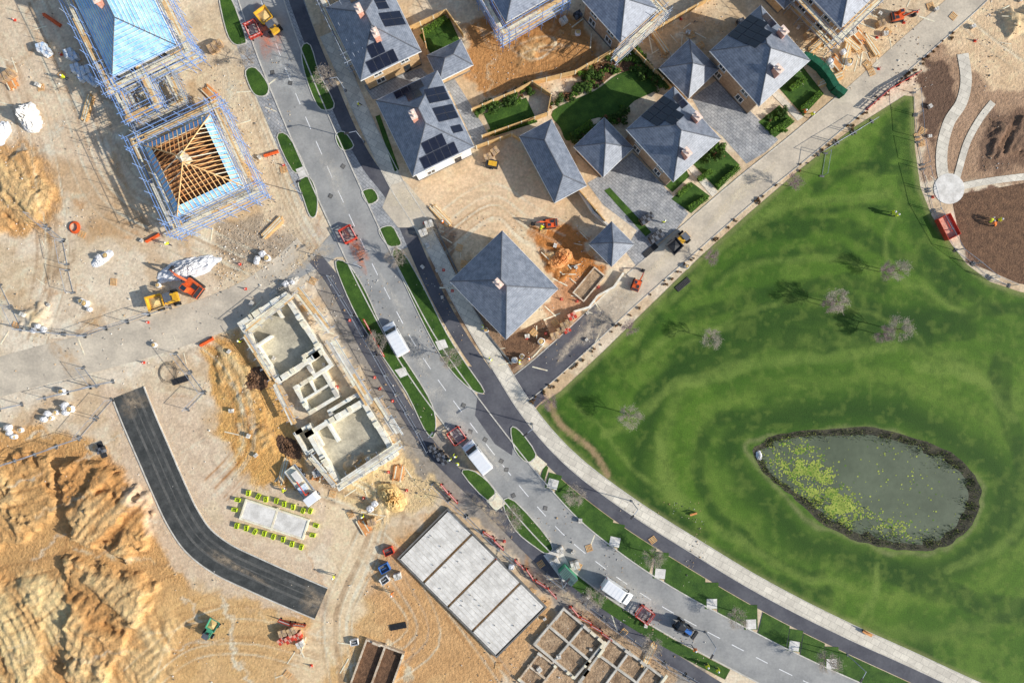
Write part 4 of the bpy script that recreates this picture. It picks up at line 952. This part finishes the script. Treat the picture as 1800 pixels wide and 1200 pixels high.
def tree(sd,mt):
    q=random.Random(sd);t=M();cn=M();tips=[]
    t.tube((0,0,0),(0.05,0,1.2),.07,'bark',.055,7);t.tube((.05,0,1.2),(0,.05,2.2),.055,'bark',.045,7)
    def br(p,d,l,r,k):
        e=p+d*l;(t if k==0 else cn).tube(p,e,r,'bark' if k<1 else mt,r*.55,5 if k<2 else 3)
        if k>=1:tips.append((p,e))
        if k<3:
            for i in range(5):
                nd=(d+Vector((q.uniform(-1,1),q.uniform(-1,1),q.uniform(-.2,.7)))*.8).normalized();br(p.lerp(e,q.uniform(.5,1)),nd,l*q.uniform(.55,.8),r*.55,k+1)
    for i in range(8):
        a=i*.8+q.uniform(-.3,.3);z=1.5+i*.18;br(Vector((0,.03,z)),Vector((math.cos(a),math.sin(a),q.uniform(.2,.9))).normalized(),q.uniform(.8,1.1),.028,0)
    br(Vector((0,.05,2.2)),Vector((0,0,1)),.9,.04,0)
    for i in range(1100):
        p,e=q.choice(tips);x=p.lerp(e,q.random())+Vector((q.gauss(0,.18),q.gauss(0,.18),q.gauss(0,.1)));s=q.uniform(.04,.08)
        a=Vector((q.uniform(-1,1),q.uniform(-1,1),q.uniform(-.3,.3))).normalized();b=a.cross(Vector((0,0,1))).normalized()
        cn.add([x-a*s*1.6,x+b*s*.22,x+a*s*1.6,x-b*s*.22],[(0,1,2,3)],mt)
    return [('trunk',t.mesh('trunk',-1),None),('crown',cn.mesh('crown',-1),None)]
kit('t1',tree(1,'twig'));kit('t2',tree(2,'twig_pink'));kit('t3',tree(5,'twig'))
def shrub(sd,mt,r=.6,n=260):
    q=random.Random(sd);m=M()
    m.tube((0,0,0),(0,0,r*.6),.05,'bark',n=5)
    lob=[(Vector((q.gauss(0,r*.4),q.gauss(0,r*.4),r*q.uniform(.4,.9))),r*q.uniform(.35,.6)) for _ in range(6)]
    for i in range(n):
        ct,rr=q.choice(lob);d=Vector((q.gauss(0,1),q.gauss(0,1),q.gauss(.3,1))).normalized();x=ct+d*rr*q.uniform(.7,1.05);x.z=max(.03,x.z)
        a=d.orthogonal().normalized();a=Matrix.Rotation(q.uniform(0,6.3),3,d)@a;b=d.cross(a)+d*q.uniform(-.5,.5);s=q.uniform(.06,.13)
        m.add([x-a*s,x+b*s*.7,x+a*s,x-b*s*.7],[(0,1,2,3)],mt if q.random()<.8 else 'leaf_dark')
    return [('shrub',m.mesh('shrub',-1),None)]
kit('s1',shrub(1,'leaf_dark'));kit('s2',shrub(2,'leaf_lime'));kit('s3',shrub(3,'leaf_brown',.5,200));kit('s4',shrub(4,'leaf_dark',.9,420))
def hedge(x0,y0,x1,y1,w,h,mt,label):
    a=W(x0,y0);b=W(x1,y1);L=(b-a).length;q=random.Random(int(x0));m=M();m.box((0,0,h*.45),(L-.2,w*.7,h*.85),'leaf_dark')
    for i in range(int(L*130)):
        f=q.random()
        if f<.5:x=Vector((q.uniform(-L/2,L/2),q.uniform(-w/2,w/2),h+q.uniform(-.08,.08)));d=Vector((0,0,1))
        else:
            s=q.choice((-1,1));x=Vector((q.uniform(-L/2,L/2),s*w/2,q.uniform(0.05,h)));d=Vector((0,s,0))
        d=(d+Vector((q.gauss(0,.5),q.gauss(0,.5),q.gauss(0,.5)))).normalized();u=d.orthogonal().normalized();v=d.cross(u);s=q.uniform(.06,.11);m.add([x-u*s,x+v*s*.7,x+u*s,x-v*s*.7],[(0,1,2,3)],mt)
    o=ob('hedge',m.mesh('hedge',-1));o.location=((a.x+b.x)/2,(a.y+b.y)/2,0);o.rotation_euler=(0,0,math.atan2(b.y-a.y,b.x-a.x));tag(o,label,'hedge')
for a in [(1258,330,1297,295),(1208,368,1242,348),(1225,318,1250,302),(1405,196,1440,166),(1352,236,1390,212),(858,236,940,210),(1005,242,1040,216),(1386,160,1412,140),(1190,345,1212,326),(742,60,786,34)]:hedge(*a,.8,.8,'leaf_lime','clipped bright green hedge bordering a front garden')
# ---------------- placement
TREES=[(1253,594,'t1'),(1106,730,'t1'),(1582,474,'t3'),(1560,474,'t2'),(1472,530,'t1'),(1462,536,'t2'),(1580,578,'t3'),(1556,586,'t2'),(1252,450,'t2'),(1397,320,'t2'),(1108,576,'t2'),(966,706,'t2'),(660,602,'t1'),(1010,872,'t1'),(1147,980,'t3'),(1296,1085,'t1'),(1456,1162,'t3'),(1040,1050,'t1'),(1142,1132,'t3'),(698,452,'t1'),(900,912,'t3'),(790,628,'t1'),(432,98,'t3'),(575,140,'t1')]
for i,(x,y,k) in enumerate(TREES):
    spawn(k,x,y,i*1.3,'young bare tree with purplish twigs on grass' if k=='t2' else 'young bare tree with pale twigs on grass','tree','young trees on lawn and verges',h=2.6,z=0,sc_=R.uniform(.9,1.1)*(.75 if k=='t2' else 1),name='bare_tree')
q=random.Random(9)
SH=[]
for i in range(120):
    t=q.random();p=Vector((1015,150)).lerp(Vector((1105,88)),t*2) if t<.5 else Vector((1105,88)).lerp(Vector((1165,150)),t*2-1)
    SH.append((p.x+q.gauss(0,9),p.y+q.gauss(3,8)))
for i in range(34):
    p=Vector((845,196)).lerp(Vector((935,160)),q.random());SH.append((p.x+q.gauss(0,4),p.y+q.gauss(0,4)))
for i in range(20):
    p=Vector((965,190)).lerp(Vector((1030,150)),q.random());SH.append((p.x+q.gauss(0,5),p.y+q.gauss(0,4)))
for i in range(34):
    p=Vector((1010,245)).lerp(Vector((1100,200)),q.random());SH.append((p.x+q.gauss(0,6),p.y+q.gauss(0,6)))
for i in range(9):SH.append((q.uniform(1345,1380),q.uniform(195,232)))
for i in range(12):SH.append((q.uniform(1225,1275),q.uniform(255,285)))
LB={'s1':'dark green rounded shrub in a planted border','s2':'bright green leafy shrub in a planted border','s3':'russet brown low shrub in a planted border','s4':'large dark green bush in a planted border'}
for x,y in SH:
    k=q.choice(['s1','s1','s2','s2','s3','s4']);spawn(k,x,y,q.uniform(0,6),LB[k],'shrub','shrubs in garden borders',sc_=q.uniform(.6,1.15),name='shrub')
AO=off(AR,30)
for i in range(90):
    p=AO[int(q.random()*len(AO)*.82)+3]
    spawn('s3',p.x+q.gauss(0,3),p.y+q.gauss(0,3),q.uniform(0,6),'low russet hedge plant beside the access road','shrub','young hedge plants along the access road',sc_=q.uniform(.3,.6),name='hedge_plant')
def veh(k,x,y,dx,dy,l,cat,name=None,**kw):return spawn(k,x,y,math.atan2(-dy,dx),l,cat,name=name or k,**kw)
veh('van',694,596,-.5,-.87,'white panel van parked beside the kerb','van',h=2,z=.03,group='white vans on the main road',sc_=.9)
veh('van',839,805,-.62,-.78,'white panel van standing behind red barriers','van',h=2,z=.03,group='white vans on the main road',sc_=.9)
veh('van',1086,1043,.82,.57,'white panel van parked by a verge','van',h=2,z=.03,group='white vans on the main road',sc_=.84)
veh('excavator',342,505,-.8,-.6,'orange tracked excavator digging beside white sheeting','excavator',sc_=.95)
veh('excavator',966,394,-.95,.1,'orange tracked excavator on bare earth','excavator',sc_=.6)
veh('excavator',1118,500,.35,-.94,'orange mini excavator on the access road','excavator',sc_=.55)
veh('dumper',297,528,-.95,.3,'yellow site dumper on compacted track','dumper',sc_=1.)
veh('dumper',478,46,-.6,-.8,'yellow site dumper on the road','dumper',sc_=.9)
veh('dumper_dark',1192,426,-.75,.66,'yellow dumper with black hopper on access road','dumper',name='dumper',sc_=.85)
veh('dumper_green',374,1102,.5,-.87,'green site dumper on bare clay','dumper',name='dumper',sc_=.72)
veh('tractor',1204,1108,.8,.57,'dark blue compact tractor driving on the road','tractor',h=2,z=.03,sc_=.8)
veh('lorry',532,856,.6,.8,'white flatbed lorry loaded with blocks and pallets','lorry',h=1.5,sc_=.82)
veh('generator',865,290,1,.2,'dark towable generator on bare ground','generator')
veh('excavator',1575,32,.9,-.2,'orange excavator on bare ground','excavator',sc_=.6)
def cage(x,y,a,l,w,label):
    t=rad(a);p=W(x,y);u=Vector((math.cos(t),math.sin(t),0));v=Vector((-u.y,u.x,0))
    for s in(-1,1):
        for i in range(l):spawn('safety_barrier',*(p+v*s*w+u*((i-(l-1)/2)*2))[:2],t,label,'barrier','red safety barriers around road works',world=True,z=.03,name='safety_barrier')
        spawn('safety_barrier',*(p+u*s*(l+.05))[:2],t+math.pi/2,label,'barrier','red safety barriers around road works',world=True,z=.03,name='safety_barrier')
cage(613,413,-62,1,.9,'red plastic barrier around a road opening');cage(803,765,-55,1,1.,'red plastic barrier beside a white van');cage(1132,1077,-35,1,.9,'red plastic barrier on the road');cage(447,55,-65,1,.8,'red plastic barrier beside a dumper')
def line(k,P,step,label,cat,grp,name,z=None,jit=.04,prob=1.):
    Pw=[W(*p) for p in P]
    for a,b in zip(Pw[:-1],Pw[1:]):
        L=(b-a).length;n=max(1,round(L/step));t=math.atan2((b-a).y,(b-a).x)
        for i in range(n):
            if R.random()>prob:continue
            p=a.lerp(b,(i+.5)/n);spawn(k,p.x,p.y,t+R.uniform(-jit,jit),label,cat,grp,world=True,z=z,name=name)
FL='galvanised steel mesh fence panel on concrete feet'
g='temporary mesh fence panels'
for P in [[(562,455),(600,520),(680,660),(752,790)],[(1605,165),(1612,240),(1622,300),(1640,370),(1680,440),(1740,488),(1800,512)],[(960,1005),(1060,1085),(1170,1165),(1240,1205)],[(0,820),(60,800),(140,770),(200,700)],[(150,650),(190,700)],[(760,850),(850,935),(905,985)],[(0,500),(40,580),(150,590),(300,540)],[(60,380),(110,420),(130,520)],[(310,620),(360,690),(330,720)],[(0,720),(120,690),(200,670)],[(1450,275),(1445,305)],[(1440,270),(1530,215),(1560,190)]]:
    line('mesh_fence',P,3.45,FL,'fence',g,'mesh_fence_panel',prob=.9)
line('safety_barrier',[(1520,195),(1560,160),(1612,130)],2.,'red plastic safety barrier at the park corner','barrier','red safety barriers','safety_barrier')
line('safety_barrier',[(775,850),(850,930),(940,1015),(1020,1080),(1110,1150)],2.,'red plastic safety barrier along the footway','barrier','red safety barriers','safety_barrier',jit=.25,prob=.6)
line('safety_barrier',[(640,560),(690,650),(750,750)],2.,'red plastic safety barrier along the verge','barrier','red safety barriers','safety_barrier',jit=.2,prob=.25)
line('safety_barrier',[(490,1088),(540,1098)],2.,'red plastic safety barrier beside brick stacks','barrier','red safety barriers','safety_barrier',jit=.2)
def tfence(P,label,h=1.8,mt='fence_wood'):
    Pw=[W(*p) for p in P];o_=Pw[0];rt=ob('timber_fence',None);rt.location=o_;tag(rt,label,'fence')
    for a,b in zip(Pw[:-1],Pw[1:]):
        a=a-o_;b=b-o_;L=(b-a).length;n=max(1,round(L/1.9));t=math.atan2((b-a).y,(b-a).x)
        for i in range(n):
            m=M();p=a.lerp(b,(i+.5)/n);m.box((p.x,p.y,h/2),(L/n-.14,.06,h-.1),mt,rz=t);m.box((p.x,p.y,h),(L/n-.1,.14,.06),mt,rz=t);ob('fence_panel',m.mesh('fp'),rt)
            m=M();p=a.lerp(b,i/n);m.box((p.x,p.y,h/2+.03),(.13,.13,h+.1),'timber_pale',rz=t);ob('fence_post',m.mesh('po'),rt)
for P in [[(830,198),(905,166),(935,150),(1010,132),(1070,98),(1100,82)],[(848,244),(962,204)],[(962,204),(968,172),(935,150)],[(718,58),(786,26),(816,68)],[(1100,82),(1178,160)],[(1014,335),(1062,392)],[(838,262),(900,240),(915,250)],[(1125,70),(1260,-5)],[(745,60),(755,105)]]:tfence(P,'new timber garden fence with close boarded panels',1.6)
def wall(P,label,mt,h=1.,t=.3,name='garden_wall'):
    Pw=[W(*p) for p in P];m=M();o_=Pw[0]
    for i,(a,b) in enumerate(zip(Pw[:-1],Pw[1:])):
        a=a-o_;b=b-o_;L=(b-a).length;m.box(((a.x+b.x)/2,(a.y+b.y)/2,h/2+i*.003),(L,t,h+i*.006),mt,rz=math.atan2((b-a).y,(b-a).x))
    o=ob(name,m.mesh('wall'));o.location=o_;tag(o,label,'wall')
wall([(1018,338),(1042,375),(1068,398)],'pale stone retaining wall beside the driveway','concrete_pale')
wall([(1008,548),(1035,540),(1050,520),(1078,505),(1095,480)],'curved brick wall footing around a plot','blockwork',.7)
wall([(1406,104),(1420,108),(1438,122),(1452,140),(1462,158),(1478,170)],'dark green netting screen curving beside a drive','green_net',1.6,.9,name='netting_screen')
wall([(760,385),(805,480),(860,590),(900,640)],'low kerb wall bounding the muddy plot','concrete_dark',.25,.2)
for x,y,a in [(530,340,.4),(635,470,.4),(640,250,3.4),(760,760,.7),(985,1010,1),(1240,1110,4.2),(935,745,3.8),(1110,880,4),(1490,1150,4.1),(608,160,3.4)]:spawn('street_lamp',x,y,a,'slim grey street lamp beside the road','street lamp','street lamps',z=.04)
for i in range(12):
    p=RC[q.randrange(10,150)];d=q.uniform(-28,28);spawn('manhole_cover',p.x+d,p.y,q.uniform(0,3),'dark square drain cover in the road','manhole cover','drain covers in the road',z=.03,sc_=.8)
spawn('park_bench',1522,1110,-.5,'timber park bench beside the path','bench',z=.03)
spawn('park_bench',1218,902,.3,'timber park bench on the lawn','bench',z=.03,sc_=.7)
spawn('site_hut',999,1013,rad(-45),'green sided site hut on the verge','hut',z=.1,h=2,sc_=.85)
PP=[('p_walk_y',632,186,0),('p_walk_y',1563,376,.3),('p_stand_y',1570,381,2),('p_bend_y',1733,392,1),('p_bend_o',1742,398,2),('p_stand_y',1748,388,0),('p_stand_y',800,800,1),('p_stand_y',792,806,2),('p_stand_y',806,812,4),('p_walk_o',1218,1135,5),('p_stand_y',862,632,1),('p_bend_y',950,404,1),('p_stand_o',780,392,3),('p_walk_y',1422,205,1),('p_stand_y',425,600,1),('p_stand_y',912,636,0),('p_walk_o',930,630,3),('p_stand_y',1240,1165,2),('p_walk_y',1258,1172,2),('p_stand_o',690,1040,0),('p_bend_y',500,862,1),('p_walk_y',300,430,2),('p_stand_y',1165,392,2),('p_stand_y',640,905,2),('p_walk_o',1410,200,3),('p_stand_y',850,575,3),('p_stand_y',120,140,3),('p_stand_y',590,1010,3)]
for k,x,y,a in PP:
    s_={'stand':'standing','walk':'walking','bend':'bending forward'}[k.split('_')[1]];cl='yellow' if k[-1]=='y' else 'orange'
    spawn(k,x,y,a,f'worker {s_} in {cl} hi-vis jacket and white hard hat','person','site workers',name='person')
for i in range(8):
    for s in(-1,1):
        u=i*16.5-58;v=s*31;t=rad(18);x=484+u*math.cos(t)-v*math.sin(t);y=911+u*math.sin(t)+v*math.cos(t)
        spawn('lime_crate',x+R.uniform(-2,2),y+R.uniform(-3,3),-t+1.57+R.uniform(-.3,.3),'lime yellow plastic crate beside a concrete slab','crate','lime crates around the slab',name='plastic_crate',sc_=.85)
for s in(-1,1):
    for v in(-12,6):spawn('lime_crate',484+s*72*.95-v*.31,911+s*72*.31+v*.95,-.31+R.uniform(-.2,.2),'lime yellow plastic crate beside a concrete slab','crate','lime crates around the slab',name='plastic_crate',sc_=.85)
for k,x,y,a,l,s_ in [('blue_skip',677,996,.5,'small blue skip beside excavation',.8),('red_skip',684,967,.4,'small red skip beside excavation',.7),('white_skip',677,1017,.6,'white open bin beside excavation',.8),('white_skip',624,1126,.2,'white open bin on bare clay',.7),('blue_skip',1152,38,.6,'blue skip among building materials',.8),('red_container',1662,400,-1.1,'flat red open container at the park edge',1.)]:spawn(k,x,y,a,l,'skip',name='skip',sc_=s_)
BG=[(153,535),(160,542),(148,528),(70,572),(78,578),(62,580),(18,760),(28,768),(20,752),(40,755),(112,690),(118,712),(128,718),(120,722),(85,728),(92,735),(100,725),(80,738),(30,765),(1015,60),(1455,110),(1480,95),(1490,110),(660,885),(650,893),(275,608),(282,500),(176,455),(190,450),(916,626),(905,634),(855,580),(505,500),(515,495),(455,455),(462,448),(450,462),(470,456),(900,995),(1205,470),(950,600)]
for x,y in BG:
    k=R.choice(['bulk_bag','bulk_bag_white']);spawn(k,x+R.uniform(-2,2),y+R.uniform(-2,2),R.uniform(0,1.5),'white woven bulk bag slumped on bare ground' if k!='bulk_bag' else 'white woven bulk bag filled with sand','bulk bag','bulk bags',name='bulk_bag',sc_=R.uniform(.65,1.))
PK={'brick_pack':'pallet of tan and brown bricks','red_pack':'pallet of stacked red bricks','block_pack':'pallet of pale concrete blocks','wrap_pack':'pallet of goods in blue white wrapping','dark_pack':'strapped pack of dark roof slates'}
def packs(k,pts):
    for x,y in pts:spawn(k,x,y,R.uniform(-.2,.2)+.45,PK[k]+' on bare ground','building materials',PK[k],name='pallet_pack',sc_=R.uniform(.85,1.1))
packs('wrap_pack',[(128,98),(136,104),(140,124),(150,132),(158,128),(165,142),(150,140),(172,148),(88,95),(80,88)])
packs('block_pack',[(560,830),(985,965),(975,985),(1468,75),(1492,60),(700,1010),(1100,60),(1110,66),(990,40),(745,410),(755,395),(1010,990),(530,1128)])
packs('brick_pack',[(985,580),(992,572),(1000,566),(1420,65),(1432,50),(655,915),(870,268),(858,278),(15,140),(22,134),(378,88),(386,80),(1130,62),(975,590),(1545,45),(500,1108),(516,1104)])
packs('red_pack',[(498,1122),(512,1118),(526,1114),(1005,556),(996,580)])
packs('dark_pack',[(1140,382),(1132,388),(1148,420),(1155,414),(775,800),(783,808),(768,795),(760,786),(182,790),(1300,42),(1015,30)])
for x,y,k in [(1440,75,'timber_stack'),(1455,60,'timber_stack'),(1492,75,'timber_stack'),(1470,112,'timber_short'),(1485,100,'timber_stack'),(1510,65,'timber_short'),(155,190,'timber_stack'),(480,400,'timber_stack'),(370,165,'timber_short'),(775,380,'timber_stack'),(1140,1150,'timber_stack'),(560,830,'timber_short'),(500,826,'timber_stack'),(1160,75,'timber_stack'),(640,925,'timber_short'),(20,145,'timber_short'),(1530,80,'timber_stack'),(1460,140,'timber_stack'),(700,830,'timber_short')]:
    spawn(k,x,y,R.choice([.6,-.9,1.3])+R.uniform(-.2,.2),'stack of sawn timber lengths on the ground','timber','timber stacks',name='timber_stack')
for x,y,a in [(318,668,.3),(180,790,-1.2),(1143,440,.7),(1200,500,.7),(700,1100,.2)]:spawn('pipe_bundle',x,y,a,'bundle of black plastic pipes on the ground','pipes','pipe bundles',sc_=.8)
q=random.Random(21)
ZN=[((360,120),(500,480),26),((430,480),(560,560),16),((600,860),(720,920),14),((860,900),(1150,1190),44),((740,380),(820,560),30),((940,400),(1060,600),40),((1400,20),(1560,130),70),((0,400),(330,640),24),((0,0),(130,200),16),((380,560),(520,860),14),((480,1040),(620,1190),14),((1080,30),(1240,100),30),((830,560),(960,660),18),((1000,0),(1060,110),12),((560,520),(720,880),40),((1610,170),(1660,400),14),((1560,0),(1800,90),20)]
for (x0,y0),(x1,y1),n in ZN:
    for i in range(int(n*.7)):
        x,y=q.uniform(x0,x1),q.uniform(y0,y1);k=q.choice(['plank','plank','plank','pallet','traffic_cone','block_pack','plank'])
        if k=='block_pack':spawn(k,x,y,q.uniform(0,3),'small pack of pale blocks on bare ground','building materials','scattered materials',name='pallet_pack',sc_=q.uniform(.35,.6))
        elif k=='traffic_cone':spawn(k,x,y,0,'orange and white traffic cone on the ground','traffic cone','scattered cones')
        elif k=='pallet':spawn(k,x,y,q.uniform(0,3),'empty timber pallet lying on the ground','pallet','scattered pallets',sc_=.85)
        else:spawn(k,x,y,q.uniform(0,3.14),'loose pale timber plank lying on the ground','timber','loose planks',name='timber_plank',sc_=q.uniform(.4,1.))
def heap(x,y,rx,ry,h,mt,label,cat,name,sd,rot=0):
    qq=random.Random(sd);m=M();n=36;k=14;vs=[]
    for i in range(k):
        for j in range(n):
            t=6.283*j/n;f=i/(k-1);rr=f*(1+.25*math.sin(2*t+sd)+qq.uniform(-.1,.1));vs.append((rr*rx*math.cos(t),rr*ry*math.sin(t),max(.01,h*(1-f**1.6)*(1+qq.uniform(-.4,.4)))))
    m.add(vs,[(i*n+j,i*n+(j+1)%n,(i+1)*n+(j+1)%n,(i+1)*n+j) for i in range(k-1) for j in range(n)],mt)
    o=ob(name,m.mesh(name,-1));p=W(x,y);o.location=(p.x,p.y,gz(p.x,p.y));o.rotation_euler=(0,0,rot);tag(o,label,cat)
heap(330,472,4.4,1.6,.9,'bag_white','crumpled heap of white plastic sheeting beside excavator','plastic sheeting','sheeting_heap',3,.45)
heap(54,208,1.9,1.9,2.2,'render_white','pale conical spoil heap with white sheet','spoil heap','spoil_heap',4)
heap(3,235,1.4,1.6,1.,'bag_white','crumpled white sheeting on bare ground','plastic sheeting','sheeting_heap',6)
heap(500,505,2.2,1.,.5,'concrete','torn grey sheeting on the track edge','plastic sheeting','sheeting_heap',7,.5)
heap(445,668,1.9,2.4,.5,'soil','dark gravelly spoil heap on orange clay','gravel heap','gravel_heap',8,.5)
heap(508,786,1.3,2.2,.5,'soil','dark gravelly spoil heap beside block walls','gravel heap','gravel_heap',9,.5)
heap(690,872,2.2,1.8,1.,'sand','pale yellow sand heap','sand heap','sand_heap',10)
heap(985,455,1.8,1.2,.7,'timber_orange','orange clay spoil heap beside excavation','spoil heap','spoil_heap',12)
heap(180,455,1.6,.9,.5,'bag_white','crumpled white sheeting on bare ground','plastic sheeting','sheeting_heap',13,.4)
heap(1334,800,.35,.9,.3,'bag_white','scrap of white sheeting at the pond edge','plastic sheeting','sheeting_heap',14,.2)
def coil(x,y,r,mt,label,tr=.11):
    m=M()
    for k in range(3):
        rr=r*(1-k*.12)
        for i in range(18):
            a,b=6.283*i/18,6.283*(i+1)/18;m.tube((rr*math.cos(a),rr*math.sin(a)*1.15,tr+k*tr*1.5),(rr*math.cos(b),rr*math.sin(b)*1.15,tr+k*tr*1.5),tr,mt,n=5)
    o=ob('pipe_coil',m.mesh('coil',-1));p=W(x,y);o.location=(p.x,p.y,gz(p.x,p.y));tag(o,label,'pipe coil')
coil(132,400,.75,'orange','coil of orange drainage pipe on the ground',.08);coil(295,655,1.4,'dark_steel','loose coil of black pipe on the ground',.022)
def orb(x,y,a,l=2.2):
    m=M();m.tube((-l/2,0,.15),(l/2,0,.15),.12,'orange',n=8);m.tube((-l/2,.28,.15),(l/2,.3,.15),.12,'orange',n=8);m.tube((-l/2,.14,.36),(l/2,.14,.36),.12,'orange',n=8)
    o=ob('pipe_stack',m.mesh('p'));p=W(x,y);o.location=(p.x,p.y,gz(p.x,p.y));o.rotation_euler=(0,0,a);tag(o,'stack of orange drainage pipes','pipes')
orb(270,420,.5);orb(92,38,-.6,3);orb(478,272,.3);orb(365,602,.5)
# ---------------- light & camera
E=rad(28);AZ=rad(15)
d=Vector((-math.cos(E)*math.cos(AZ),math.cos(E)*math.sin(AZ),-math.sin(E)))
sl=bpy.data.lights.new('sun','SUN');sl.energy=5;sl.angle=rad(.5);sl.color=(1,.95,.87);so=ob('sun',sl);so.rotation_euler=d.to_track_quat('-Z','Y').to_euler()
w=bpy.data.worlds.new('World');sc.world=w;w.use_nodes=True;nt=w.node_tree;sk=nt.nodes.new('ShaderNodeTexSky');sk.sky_type='NISHITA';sk.sun_disc=False;sk.sun_elevation=E;sk.sun_rotation=rad(105)
bg=nt.nodes['Background'];bg.inputs[1].default_value=.14;nt.links.new(sk.outputs[0],bg.inputs[0])
cam=bpy.data.cameras.new('camera');co=ob('camera',cam);co.location=(0,0,H);cam.lens=24;cam.sensor_width=36;cam.clip_end=4000;sc.camera=co
sc.view_settings.view_transform='Standard'
